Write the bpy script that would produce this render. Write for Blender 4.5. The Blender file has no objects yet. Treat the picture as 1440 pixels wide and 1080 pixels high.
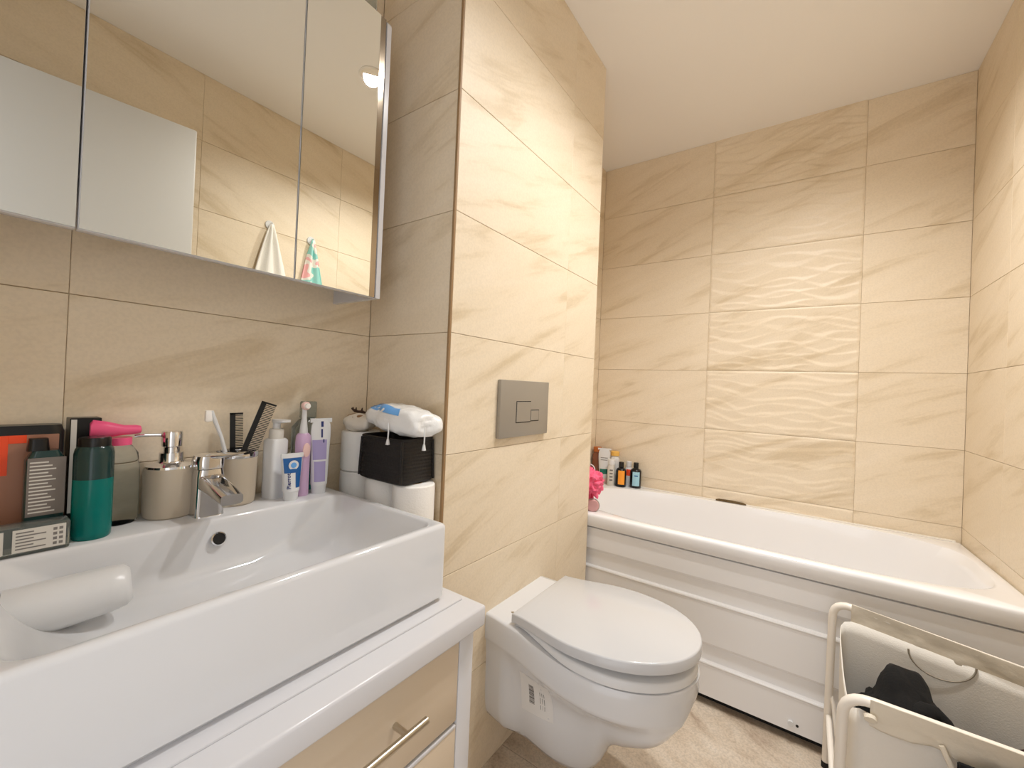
import bpy, bmesh, math, random
from mathutils import Vector, Matrix, noise

random.seed(7)
sc = bpy.context.scene
COL = sc.collection

# ------------------------------------------------------------------ camera
F_PX, YAW, PITCH, ROLL = 591.135, 0.613634, 0.006425, 0.04252
CAM = Vector((1.0322, -0.7467, 1.0738))
fw = Vector((-math.sin(YAW) * math.cos(PITCH), math.cos(YAW) * math.cos(PITCH), math.sin(PITCH)))
r0 = Vector((math.cos(YAW), math.sin(YAW), 0)); u0 = r0.cross(fw)
rr = r0 * math.cos(ROLL) + u0 * math.sin(ROLL)
uu = -r0 * math.sin(ROLL) + u0 * math.cos(ROLL)
cam_d = bpy.data.cameras.new('camera'); cam = bpy.data.objects.new('camera', cam_d); COL.objects.link(cam)
cam_d.sensor_width = 36.0; cam_d.lens = 36.0 * F_PX / 1440.0; cam_d.clip_start = 0.01
cam.matrix_world = Matrix(((rr.x, uu.x, -fw.x, CAM.x), (rr.y, uu.y, -fw.y, CAM.y), (rr.z, uu.z, -fw.z, CAM.z), (0, 0, 0, 1)))
sc.camera = cam

# ------------------------------------------------------------------ world, exposure, lamp
WORLD_STRENGTH = 0.95
LAMPS = (((0.90, 0.348, 2.392), 8.6), ((1.02, 0.80, 2.392), 9.8))
LAMP_COLOR = (1.0, 0.99, 0.975)
w = bpy.data.worlds.new('hallway_light'); sc.world = w; w.use_nodes = True
w.node_tree.nodes['Background'].inputs[0].default_value = (0.97, 0.97, 1.0, 1)
w.node_tree.nodes['Background'].inputs[1].default_value = WORLD_STRENGTH
sc.view_settings.view_transform = 'Standard'; sc.view_settings.look = 'None'
sc.view_settings.gamma = 1.0; sc.view_settings.exposure = 0.84
sc.view_settings.use_curve_mapping = False
sc.cycles.max_bounces = 14; sc.cycles.diffuse_bounces = 8; sc.cycles.glossy_bounces = 6
sc.cycles.transmission_bounces = 12; sc.cycles.transparent_max_bounces = 12
sc.cycles.use_denoising = True
sc.cycles.sample_clamp_indirect = 6.0
sc.cycles.caustics_reflective = True; sc.cycles.caustics_refractive = True
sc.cycles.blur_glossy = 0.5

# ------------------------------------------------------------------ room measures (metres)
CX, CY1 = 0.316, 0.846          # boxed-in cistern: front face x, far end y
BACK, RIGHT, CEIL, NEAR = 1.613, 1.538, 2.392, -0.92
TH = 0.3

# ------------------------------------------------------------------ materials
def lin(c):
    return tuple(((v / 255) / 12.92 if v / 255 <= 0.04045 else ((v / 255 + 0.055) / 1.055) ** 2.4) for v in c) + (1,)
MATS = {}
def mat(name, rgb, rough=0.5, metal=0.0, trans=0.0, ior=1.45, spec=0.5, coat=0.0, sss=0.0, bump=0.0, bscale=60.0, alpha=1.0, vary=0.0, vscale=8.0):
    if name in MATS: return MATS[name]
    m = bpy.data.materials.new(name); m.use_nodes = True
    nt = m.node_tree; b = nt.nodes['Principled BSDF']
    b.inputs['Base Color'].default_value = lin(rgb); b.inputs['Roughness'].default_value = rough
    b.inputs['Metallic'].default_value = metal; b.inputs['Transmission Weight'].default_value = trans
    b.inputs['IOR'].default_value = ior; b.inputs['Specular IOR Level'].default_value = spec
    b.inputs['Coat Weight'].default_value = coat; b.inputs['Coat Roughness'].default_value = 0.05
    b.inputs['Alpha'].default_value = alpha
    tc = nt.nodes.new('ShaderNodeTexCoord')
    if vary > 0:
        n = nt.nodes.new('ShaderNodeTexNoise'); n.inputs['Scale'].default_value = vscale; n.inputs['Detail'].default_value = 5
        nt.links.new(tc.outputs['Object'], n.inputs['Vector'])
        hs = nt.nodes.new('ShaderNodeMixRGB'); hs.blend_type = 'MULTIPLY'; hs.inputs[1].default_value = lin(rgb)
        rp = nt.nodes.new('ShaderNodeValToRGB')
        rp.color_ramp.elements[0].color = (1 - vary, 1 - vary, 1 - vary, 1); rp.color_ramp.elements[0].position = 0.3
        rp.color_ramp.elements[1].color = (1, 1, 1, 1); rp.color_ramp.elements[1].position = 0.7
        nt.links.new(n.outputs['Fac'], rp.inputs['Fac']); hs.inputs[0].default_value = 1
        nt.links.new(rp.outputs['Color'], hs.inputs[2]); nt.links.new(hs.outputs[0], b.inputs['Base Color'])
    if bump > 0:
        n = nt.nodes.new('ShaderNodeTexNoise'); n.inputs['Scale'].default_value = bscale; n.inputs['Detail'].default_value = 4
        nt.links.new(tc.outputs['Object'], n.inputs['Vector'])
        bp = nt.nodes.new('ShaderNodeBump'); bp.inputs['Strength'].default_value = bump; bp.inputs['Distance'].default_value = 0.002
        nt.links.new(n.outputs['Fac'], bp.inputs['Height']); nt.links.new(bp.outputs[0], b.inputs['Normal'])
    MATS[name] = m
    return m

def stone(name, base, dark, light, rough, angle, sx, sy, sz, spec=0.5, fine=0.12):
    """stone-look tile: soft slanted veins, each tile with its own offset"""
    m = bpy.data.materials.new(name); m.use_nodes = True; nt = m.node_tree; N = nt.nodes; L = nt.links
    b = N['Principled BSDF']; b.inputs['Roughness'].default_value = rough; b.inputs['Specular IOR Level'].default_value = spec
    tc = N.new('ShaderNodeTexCoord'); oi = N.new('ShaderNodeObjectInfo')
    mul = N.new('ShaderNodeMath'); mul.operation = 'MULTIPLY'; mul.inputs[1].default_value = 37.0
    L.new(oi.outputs['Random'], mul.inputs[0])
    comb = N.new('ShaderNodeCombineXYZ')
    for i in range(3): L.new(mul.outputs[0], comb.inputs[i])
    mp0 = N.new('ShaderNodeMapping'); mp0.inputs['Rotation'].default_value = (0, 0, angle)
    L.new(tc.outputs['Object'], mp0.inputs['Vector'])
    mp = N.new('ShaderNodeMapping'); mp.inputs['Scale'].default_value = (sx, sy, sz)
    L.new(mp0.outputs[0], mp.inputs['Vector'])
    add = N.new('ShaderNodeVectorMath'); add.operation = 'ADD'; L.new(mp.outputs[0], add.inputs[0]); L.new(comb.outputs[0], add.inputs[1])
    n1 = N.new('ShaderNodeTexNoise'); n1.inputs['Scale'].default_value = 1.0; n1.inputs['Detail'].default_value = 6; n1.inputs['Roughness'].default_value = 0.6; n1.inputs['Distortion'].default_value = 0.4
    L.new(add.outputs[0], n1.inputs['Vector'])
    rp = N.new('ShaderNodeValToRGB'); e = rp.color_ramp.elements
    e[0].position = 0.32; e[0].color = lin(dark); e[1].position = 0.68; e[1].color = lin(light)
    k = e.new(0.46); k.color = lin(base)
    L.new(n1.outputs['Fac'], rp.inputs['Fac'])
    n2 = N.new('ShaderNodeTexNoise'); n2.inputs['Scale'].default_value = 170; n2.inputs['Detail'].default_value = 3
    L.new(tc.outputs['Object'], n2.inputs['Vector'])
    rp2 = N.new('ShaderNodeValToRGB'); rp2.color_ramp.elements[0].position = 0.35; rp2.color_ramp.elements[1].position = 0.6
    v = 1 - fine; rp2.color_ramp.elements[0].color = (v, v, v, 1); rp2.color_ramp.elements[1].color = (1, 1, 1, 1)
    L.new(n2.outputs['Fac'], rp2.inputs['Fac'])
    mx = N.new('ShaderNodeMixRGB'); mx.blend_type = 'MULTIPLY'; mx.inputs[0].default_value = 1
    L.new(rp.outputs[0], mx.inputs[1]); L.new(rp2.outputs[0], mx.inputs[2]); L.new(mx.outputs[0], b.inputs['Base Color'])
    bp = N.new('ShaderNodeBump'); bp.inputs['Strength'].default_value = 0.08; bp.inputs['Distance'].default_value = 0.001
    L.new(n2.outputs['Fac'], bp.inputs['Height']); L.new(bp.outputs[0], b.inputs['Normal'])
    MATS[name] = m
    return m

TILE = stone('beige_wall_tile', (229, 214, 189), (212, 194, 164), (233, 219, 196), 0.46, -0.35, 2.2, 14, 3, fine=0.06)
FLOORT = stone('floor_tile_stone', (200, 184, 164), (172, 152, 132), (214, 202, 186), 0.42, 0.6, 4.5, 11, 3, fine=0.2)
GROUT = mat('grout', (188, 168, 138), 0.9)
PLASTER = mat('ceiling_plaster', (238, 235, 231), 0.85, bump=0.08, bscale=40)
CERAMIC = mat('white_ceramic', (214, 215, 217), 0.09, coat=0.4)
ACRYL = mat('white_acrylic', (236, 236, 237), 0.12, coat=0.3)
PLASTW = mat('white_plastic', (216, 217, 218), 0.28)
LACQ = mat('white_lacquer', (206, 206, 209), 0.18)
CREAM = mat('cream_drawer_lacquer', (206, 190, 168), 0.25)
CHROME = mat('chrome', (225, 225, 226), 0.08, metal=1)
STEEL = mat('brushed_steel', (196, 188, 174), 0.28, metal=1)
MIRROR = mat('mirror_glass', (232, 232, 226), 0.0, metal=1)
BEVELM = mat('mirror_bevel', (150, 138, 122), 0.12, metal=1)
BLACKP = mat('black_plastic', (14, 13, 13), 0.3)
RUBBER = mat('dark_gap', (24, 22, 20), 0.8)
GREYPL = mat('matt_grey_plate', (158, 152, 142), 0.38, metal=0.35)
TAUPE = mat('taupe_ceramic', (184, 172, 154), 0.35)
CARD = mat('white_tissue_paper', (242, 240, 236), 0.95, bump=0.4, bscale=220)
CLEAR = mat('clear_plastic', (246, 250, 250), 0.03, trans=1.0, ior=1.18)
CLEARG = mat('clear_grey_plastic', (196, 204, 200), 0.1, trans=0.85, ior=1.3)
TEAL = mat('teal_liquid', (12, 142, 134), 0.12, trans=0.45, ior=1.33)
TEALD = mat('dark_teal_plastic', (38, 66, 64), 0.15, trans=0.2)
PINK = mat('pink_plastic', (238, 92, 138), 0.3)
AMBER = mat('amber_brown', (150, 92, 66), 0.15, trans=0.35)
ORANGE = mat('orange_red', (240, 78, 34), 0.3)
ORANGEL = mat('orange_label', (244, 158, 50), 0.5)
BLUEL = mat('pale_blue_label', (158, 204, 220), 0.5)
BLUE = mat('blue_print', (28, 88, 150), 0.4)
BLUED = mat('navy_print', (30, 44, 104), 0.4)
BLUEM = mat('mid_blue_print', (104, 164, 224), 0.4)
LILAC = mat('lilac_plastic', (202, 170, 204), 0.3)
LAVEND = mat('lavender_print', (160, 150, 192), 0.4)
PALEP = mat('pale_pink_plastic', (236, 200, 194), 0.35)
GREENL = mat('green_label', (30, 110, 96), 0.5)
YELLOW = mat('yellow_cap', (232, 184, 92), 0.4)
GREYTXT = mat('grey_print', (120, 116, 112), 0.6)
LABELW = mat('off_white_label', (208, 204, 196), 0.55)
WICKER = mat('black_woven_fibre', (26, 22, 20), 0.55, bump=0.5, bscale=160)
FILM = mat('white_cotton_bag_film', (232, 232, 230), 0.25, bump=0.9, bscale=60)
FOIL = mat('crumpled_clear_film', (226, 218, 206), 0.2, bump=0.6, bscale=70)
BROWN = mat('dark_brown_rubber', (58, 34, 24), 0.5)
LOOFAH = mat('pink_netting', (244, 106, 142), 0.6, bump=0.8, bscale=120)
TOWELW = mat('white_terry', (238, 236, 230), 0.95, bump=0.8, bscale=260)
FABRIC = mat('white_hamper_fabric', (226, 222, 214), 0.9, bump=0.25, bscale=300)
HEM = mat('hamper_hem_fabric', (222, 214, 198), 0.85, bump=0.4, bscale=120)
WMETAL = mat('white_powder_coat', (236, 230, 220), 0.32)
BLACKC = mat('black_cloth', (9, 9, 10), 0.95, bump=0.6, bscale=200)
MAROON = mat('dark_maroon_cloth', (40, 14, 10), 0.95, bump=0.6, bscale=200)
SEAL = mat('white_sealant', (226, 220, 208), 0.5)
MOULD = mat('brown_mould_sealant', (104, 84, 52), 0.8, vary=0.5, vscale=60)
DOORW = mat('white_door_paint', (212, 212, 210), 0.35)
BRUSHB = mat('bristle_white', (244, 240, 234), 0.8)
BEIGETRIM = mat('beige_corner_trim', (150, 120, 84), 0.5)

def towel_print():
    m = bpy.data.materials.new('aqua_pink_towel'); m.use_nodes = True; nt = m.node_tree
    b = nt.nodes['Principled BSDF']; b.inputs['Roughness'].default_value = 0.95
    tc = nt.nodes.new('ShaderNodeTexCoord'); n = nt.nodes.new('ShaderNodeTexNoise'); n.inputs['Scale'].default_value = 13; n.inputs['Detail'].default_value = 1
    nt.links.new(tc.outputs['Object'], n.inputs['Vector'])
    rp = nt.nodes.new('ShaderNodeValToRGB'); rp.color_ramp.interpolation = 'CONSTANT'; e = rp.color_ramp.elements
    e[0].position = 0; e[0].color = lin((146, 206, 198)); e[1].position = 0.5; e[1].color = lin((232, 228, 220)); k = e.new(0.6); k.color = lin((238, 176, 176))
    nt.links.new(n.outputs['Fac'], rp.inputs['Fac']); nt.links.new(rp.outputs[0], b.inputs['Base Color'])
    return m
TOWELP = towel_print()

# ------------------------------------------------------------------ mesh helpers
class MB:
    def __init__(s): s.v = []; s.f = []
    def add(s, vs, fs):
        o = len(s.v); s.v += [tuple(p) for p in vs]; s.f += [tuple(i + o for i in f) for f in fs]; return s
    def box(s, lo, hi, r=0.0, seg=2):
        bm = bmesh.new(); bmesh.ops.create_cube(bm, size=1)
        for v in bm.verts:
            v.co = Vector([lo[i] + (v.co[i] + 0.5) * (hi[i] - lo[i]) for i in range(3)])
        if r > 0:
            r = min(r, 0.49 * min(hi[i] - lo[i] for i in range(3)))
            bmesh.ops.bevel(bm, geom=bm.edges[:], offset=r, segments=seg, profile=0.5, affect='EDGES', clamp_overlap=True)
        bm.verts.index_update()
        s.add([v.co[:] for v in bm.verts], [[v.index for v in f.verts] for f in bm.faces]); bm.free(); return s
    def loft(s, loops, cap0=True, cap1=True, closed=True):
        n = len(loops[0]); vs = [p for l in loops for p in l]; fs = []
        for k in range(len(loops) - 1):
            for i in range(n if closed else n - 1):
                j = (i + 1) % n
                fs.append((k * n + i, k * n + j, (k + 1) * n + j, (k + 1) * n + i))
        if cap0: fs.append(tuple(range(n - 1, -1, -1)))
        if cap1: fs.append(tuple((len(loops) - 1) * n + i for i in range(n)))
        return s.add(vs, fs)
    def lathe(s, prof, seg=32, c=(0, 0), axis='Z', o=(0, 0, 0)):
        loops = []
        for r, z in prof:
            l = []
            for i in range(seg):
                a = 2 * math.pi * i / seg; x, y = r * math.cos(a), r * math.sin(a)
                if axis == 'Z': p = (x + c[0], y + c[1], z)
                elif axis == 'X': p = (z, x, y)
                else: p = (y, z, x)
                l.append((p[0] + o[0], p[1] + o[1], p[2] + o[2]))
            loops.append(l)
        return s.loft(loops)
    def tube(s, pts, r, seg=10, caps=True, closed=False):
        pts = [Vector(p) for p in pts]; loops = []; n = len(pts)
        prev = None
        for i, p in enumerate(pts):
            if closed: t = pts[(i + 1) % n] - pts[i - 1]
            else: t = pts[min(i + 1, n - 1)] - pts[max(i - 1, 0)]
            t.normalize()
            if prev is None: a = t.orthogonal().normalized()
            else:
                a = prev - t * prev.dot(t)
                a = a.normalized() if a.length > 1e-6 else t.orthogonal().normalized()
            prev = a; b = t.cross(a); rad = r[i] if isinstance(r, (list, tuple)) else r
            loops.append([p + a * rad * math.cos(2 * math.pi * k / seg) + b * rad * math.sin(2 * math.pi * k / seg) for k in range(seg)])
        if closed: loops.append(loops[0])
        return s.loft(loops, caps and not closed, caps and not closed)
    def grid(s, fn, nu, nv):
        vs = [fn(i / nu, j / nv) for j in range(nv + 1) for i in range(nu + 1)]
        fs = [(j * (nu + 1) + i, j * (nu + 1) + i + 1, (j + 1) * (nu + 1) + i + 1, (j + 1) * (nu + 1) + i) for j in range(nv) for i in range(nu)]
        return s.add(vs, fs)
    def mesh(s, name, smooth=True, angle=35):
        me = bpy.data.meshes.new(name); me.from_pydata(s.v, [], s.f)
        bm = bmesh.new(); bm.from_mesh(me); bmesh.ops.remove_doubles(bm, verts=bm.verts[:], dist=1e-6)
        bmesh.ops.recalc_face_normals(bm, faces=bm.faces[:]); bm.to_mesh(me); bm.free()
        if smooth and len(me.polygons):
            me.polygons.foreach_set('use_smooth', [True] * len(me.polygons)); me.set_sharp_from_angle(angle=math.radians(angle))
        me.update(); return me
    def build(s, name, m, parent=None, smooth=True, angle=35, loc=(0, 0, 0), label=None):
        o = bpy.data.objects.new(name, s.mesh(name, smooth, angle)); COL.objects.link(o)
        o.data.materials.append(m); o.location = loc
        if parent is not None: o.parent = parent
        if label: o['label'] = label
        return o

def tag(o, label, cat, group=None):
    o['label'] = label; o['category'] = cat
    if group: o['group'] = group
    return o
def thing(name, label, cat, loc=(0, 0, 0), rz=0.0, group=None):
    o = bpy.data.objects.new(name, None); COL.objects.link(o); o.empty_display_size = 0.05
    o.location = loc; o.rotation_euler = (0, 0, rz); return tag(o, label, cat, group)
def struct(o): o['kind'] = 'structure'; return o
def shell(o, t, off=0.0):
    md = o.modifiers.new('thickness', 'SOLIDIFY'); md.thickness = t; md.offset = off; return o
def copy_tree(o, parent=None):
    c = o.copy(); COL.objects.link(c); c.parent = parent
    for ch in list(o.children): copy_tree(ch, c)
    return c
def rloop(cx, cy, a, b, n, z, N=64, zf=None):
    l = []
    for i in range(N):
        t = 2 * math.pi * (i + 0.5) / N; c, s_ = math.cos(t), math.sin(t)
        r = 1 / ((abs(c) / a) ** n + (abs(s_) / b) ** n) ** (1 / n)
        x, y = cx + r * c, cy + r * s_
        l.append((x, y, zf(x, y) if zf else z))
    return l
def rrect(cx, cy, a, b, r, z, m=22, k=8):
    r = min(r, 0.999 * min(a, b)); cs = [(cx + a - r, cy + b - r), (cx - a + r, cy + b - r), (cx - a + r, cy - b + r), (cx + a - r, cy - b + r)]
    l = []
    for q, (px, py) in enumerate(cs):
        for i in range(k + 1):
            t = math.pi / 2 * (q + i / k); l.append((px + r * math.cos(t), py + r * math.sin(t), z))
        nx, ny = cs[(q + 1) % 4]; t = math.pi / 2 * (q + 1); p0 = l[-1]; p1 = (nx + r * math.cos(t), ny + r * math.sin(t))
        for i in range(1, m): l.append((p0[0] + (p1[0] - p0[0]) * i / m, p0[1] + (p1[1] - p0[1]) * i / m, z))
    return l
def spline(tab, x):
    n = len(tab)
    if x <= tab[0][0]: return tab[0][1]
    if x >= tab[-1][0]: return tab[-1][1]
    for i in range(n - 1):
        if x <= tab[i + 1][0]: break
    x0, y0 = tab[i]; x1, y1 = tab[i + 1]; h = x1 - x0; d = (y1 - y0) / h
    sl = lambda j: (tab[j + 1][1] - tab[j - 1][1]) / (tab[j + 1][0] - tab[j - 1][0]) if 0 < j < n - 1 else d
    m0, m1 = sl(i), sl(i + 1); t = (x - x0) / h
    return (2 * t ** 3 - 3 * t * t + 1) * y0 + (t ** 3 - 2 * t * t + t) * h * m0 + (-2 * t ** 3 + 3 * t * t) * y1 + (t ** 3 - t * t) * h * m1
def arc(c, r, a0, a1, n, plane='XZ', const=0.0):
    out = []
    for i in range(n + 1):
        a = math.radians(a0 + (a1 - a0) * i / n); p, q = c[0] + r * math.cos(a), c[1] + r * math.sin(a)
        out.append((p, const, q) if plane == 'XZ' else (p, q, const) if plane == 'XY' else (const, p, q))
    return out
def interp(tab, x):
    if x <= tab[0][0]: return tab[0][1]
    for (a, va), (b, vb) in zip(tab, tab[1:]):
        if x <= b:
            t = (x - a) / (b - a); t = t * t * (3 - 2 * t); return va + (vb - va) * t
    return tab[-1][1]
def text(body, size, m, parent, M, name='lettering', bold=0.0):
    cu = bpy.data.curves.new('lettering', 'FONT'); cu.body = body; cu.size = size; cu.extrude = 0.0002; cu.offset = bold
    cu.align_x = 'CENTER'; cu.align_y = 'CENTER'; cu.resolution_u = 3
    t = bpy.data.objects.new('tmp', cu); COL.objects.link(t)
    me = bpy.data.meshes.new_from_object(t); bpy.data.objects.remove(t)
    o = bpy.data.objects.new(name, me); COL.objects.link(o); me.materials.clear(); me.materials.append(m)
    o.parent = parent; o.matrix_local = M; return o
def frame(o, x, y):
    """matrix with local x, y axes given, origin o"""
    x = Vector(x).normalized(); y = Vector(y).normalized(); z = x.cross(y)
    return Matrix(((x.x, y.x, z.x, o[0]), (x.y, y.y, z.y, o[1]), (x.z, y.z, z.z, o[2]), (0, 0, 0, 1)))

# ------------------------------------------------------------------ tiles
TILE_T = 0.004
_tile_cache = {}
def tile_mesh(wd, h, t=TILE_T, bev=0.0008):
    k = (round(wd, 4), round(h, 4))
    if k in _tile_cache: return _tile_cache[k]
    b = bev; mb = MB()
    L = lambda d, z: [(d, d, z), (wd - d, d, z), (wd - d, h - d, z), (d, h - d, z)]
    mb.loft([L(0, 0), L(0, t - b), L(b, t)])
    me = mb.mesh('tile', smooth=False); me.materials.append(TILE); _tile_cache[k] = me; return me
def relief_mesh(wd, h, variant):
    """wave-relief decor tile: overlapping leaf-like ripples pressed into the face"""
    rnd = random.Random(variant); nu, nv = 96, 80
    seeds = [(rnd.uniform(-0.1, 0.7), rnd.uniform(0, 0.3), rnd.uniform(0.1, 0.22), rnd.uniform(0.014, 0.024), rnd.uniform(-0.12, 0.12)) for _ in range(30)]
    def hgt(u, v):
        """overlapping swells with one soft and one crisp flank"""
        n1 = noise.noise(Vector((u * 4.2 + variant * 7.1, v * 5, variant)))
        n3 = noise.noise(Vector((u * 4.6 + 31 - variant * 5.1, v * 5, 9.1)))
        def swell(x): x = x % 1.0; return (x / 0.72) if x < 0.72 else (1 - x) / 0.28
        a_ = swell(v / 0.062 + 1.15 * n1 + 0.3 * u); b_ = swell(v / 0.062 - 1.25 * n3 - 0.35 * u + 0.45)
        return 0.0044 * max(a_, b_)
    mb = MB()
    def fn(i, j):
        u, v = i * wd, j * h
        ed = min(u, wd - u, v, h - v); fade = min(1.0, ed / 0.006)
        return (u, v, TILE_T + hgt(u, v) * fade)
    mb.grid(fn, nu, nv)
    mb.add([(0, 0, 0), (wd, 0, 0), (wd, h, 0), (0, h, 0), (0, 0, TILE_T), (wd, 0, TILE_T), (wd, h, TILE_T), (0, h, TILE_T)],
           [(0, 1, 5, 4), (1, 2, 6, 5), (2, 3, 7, 6), (3, 0, 4, 7)])
    me = mb.mesh('relief_tile', smooth=True, angle=60); me.materials.append(TILE); return me
J = 0.0013; JU = 0.0007
def tile_wall(parent, O, U, V, ujoints, vjoints, relief_cols=(), reliefs=None, hole=None):
    """O origin on the slab face; tile local x along U, y along V, z outward"""
    U = Vector(U); V = Vector(V); M0 = frame(O, U, V)
    for a, b in zip(ujoints, ujoints[1:]):
        for c, d in zip(vjoints, vjoints[1:]):
            rel = (a in relief_cols)
            me = reliefs[random.randrange(len(reliefs))] if (rel and d - c > 0.29) else tile_mesh(b - a - JU, d - c - J)
            o = bpy.data.objects.new('relief_tile' if rel else 'tile', me); COL.objects.link(o); o.parent = parent
            P = M0 @ Vector((a + JU / 2, c + J / 2, 0)); o.matrix_local = frame(P, U, V)
VJ = [i * TH for i in range(8)] + [CEIL]

# ------------------------------------------------------------------ structure
S = TILE_T
wl = struct(MB().box((-0.08, NEAR - 0.1, -0.04), (-S, BACK + 0.1, CEIL + 0.03)).build('wall_left', GROUT, smooth=False))
tile_wall(wl, (-S, 0, 0), (0, 1, 0), (0, 0, 1), [NEAR, -0.6, 0.0], VJ)
tile_wall(wl, (-S, 0, 0), (0, 1, 0), (0, 0, 1), [CY1, 1.22, BACK], VJ)
wb = struct(MB().box((-S, BACK + S, -0.04), (RIGHT + 0.1, BACK + 0.1, CEIL + 0.03)).build('wall_back', GROUT, smooth=False))
reliefs = [relief_mesh(0.609 - JU, TH - J, k) for k in range(3)]
tile_wall(wb, (0, BACK + S, 0), (1, 0, 0), (0, 0, 1), [0.0, 0.600, 1.209, RIGHT], VJ, (0.600,), reliefs)
wr = struct(MB().box((RIGHT + S, NEAR - 0.1, -0.04), (RIGHT + 0.1, BACK + S, CEIL + 0.03)).build('wall_right', GROUT, smooth=False))
tile_wall(wr, (RIGHT + S, 0, 0), (0, -1, 0), (0, 0, 1), [-BACK, -1.22, -0.62, 0.05, 0.65, -NEAR], VJ)
wc = struct(MB().box((-S, S, -0.04), (CX - S, CY1 - S, CEIL + 0.03)).build('wall_cistern_boxing', GROUT, smooth=False))
tile_wall(wc, (CX - S, 0, 0), (0, 1, 0), (0, 0, 1), [0.003, 0.589, CY1 - 0.001], VJ)
tile_wall(wc, (0, S, 0), (1, 0, 0), (0, 0, 1), [0.0, CX - 0.006], VJ)
tile_wall(wc, (0, CY1 - S, 0), (-1, 0, 0), (0, 0, 1), [-CX, 0.0], VJ)
# wall behind the viewpoint with the doorway to the hall
DX0, DX1, DH = 0.60, 1.40, 2.06
wn = struct(MB().box((-S, NEAR - 0.1, -0.04), (DX0, NEAR, CEIL + 0.03)).box((DX1, NEAR - 0.1, -0.04), (RIGHT + S, NEAR, CEIL + 0.03)).box((DX0, NEAR - 0.1, DH), (DX1, NEAR, CEIL + 0.03)).build('wall_front', TILE, smooth=False))
struct(MB().box((DX0 - 0.05, NEAR, 0), (DX0, NEAR + 0.012, DH + 0.05)).box((DX1, NEAR, 0), (DX1 + 0.05, NEAR + 0.012, DH + 0.05)).box((DX0, NEAR, DH), (DX1, NEAR + 0.012, DH + 0.05)).build('trim_1', DOORW, smooth=False))
struct(MB().box((-0.09, NEAR - 0.1, CEIL), (RIGHT + 0.1, BACK + 0.1, CEIL + 0.08)).build('ceiling', PLASTER, smooth=False))
fl = struct(MB().box((-0.09, NEAR - 0.1, -0.08), (RIGHT + 0.1, BACK + 0.1, -S)).build('floor', GROUT, smooth=False))
def floor_tiles():
    xs = [0.0, 0.53, 1.13, RIGHT]; ys = [NEAR, -0.30, 0.30, 0.90, 1.50, BACK]
    for a, b in zip(xs, xs[1:]):
        for c, d in zip(ys, ys[1:]):
            mb = MB(); wd, h = b - a - 0.002, d - c - 0.002; e = 0.0008
            Lp = lambda q, z: [(q, q, z), (wd - q, q, z), (wd - q, h - q, z), (q, h - q, z)]
            mb.loft([Lp(0, 0), Lp(0, S - e), Lp(e, S)])
            mb.build('tile', FLOORT, fl, smooth=False, loc=(a + 0.001, c + 0.001, -S))
floor_tiles()
# corner trims of the boxing
struct(MB().box((CX - 0.007, -0.0035, 0.0), (CX + 0.0005, 0.0035, CEIL - 0.002), 0.001, 1).build('trim_2', BEIGETRIM))
# open door leaf against the right-hand wall, seen in the mirror
d_ang = math.atan2(1.375 - 1.275, 0.745)
door = thing('door_1', 'plain white interior door leaf standing open along tiled wall', 'door', (1.378, -0.892, 0.0), d_ang)
struct(door); del door['category']
MB().box((-0.02, 0.0, 0.008), (0.02, 0.748, 2.0), 0.006, 2).build('leaf', DOORW, door)
h_ = MB().box((-0.029, 0.655, 0.93), (-0.02, 0.695, 1.10), 0.004, 2).build('handle_plate', STEEL, door)
MB().tube([(-0.025, 0.675, 1.04), (-0.065, 0.675, 1.04), (-0.07, 0.668, 1.04), (-0.07, 0.56, 1.04)], 0.008, 10).build('handle', STEEL, h_)
for z in (0.25, 1.75):
    MB().tube([(0.0, -0.006, z - 0.04), (0.0, -0.006, z + 0.04)], 0.007, 10).build('hinge', STEEL, door)

# ------------------------------------------------------------------ ceiling lamp
em = bpy.data.materials.new('lamp_lens'); em.use_nodes = True
eb = em.node_tree.nodes['Principled BSDF']; eb.inputs['Base Color'].default_value = (1, 1, 1, 1)
eb.inputs['Emission Color'].default_value = LAMP_COLOR + (1,); eb.inputs['Emission Strength'].default_value = 25
for k, (pos, watts) in enumerate(LAMPS):
    lamp = thing('ceiling_downlight', ('small round white downlight glowing in ceiling above the toilet', 'small round white downlight glowing in ceiling above the bathtub')[k], 'lamp', pos, 0, 'ceiling downlights')
    MB().lathe([(0.040, 0.0), (0.052, 0.0), (0.052, -0.004), (0.046, -0.008), (0.040, -0.006)], 40).build('rim', WMETAL, lamp)
    MB().lathe([(0.0005, -0.002), (0.040, -0.002), (0.040, -0.004), (0.0005, -0.004)], 40).build('lens', em, lamp)
    ld = bpy.data.lights.new('downlight_beam', 'SPOT'); ld.shadow_soft_size = 0.035; ld.spot_size = math.radians(145); ld.spot_blend = 1.0
    ld.energy = watts * 4; ld.color = LAMP_COLOR
    lo = bpy.data.objects.new('beam', ld); COL.objects.link(lo); lo.parent = lamp; lo.location = (0, 0, -0.012)

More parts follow.
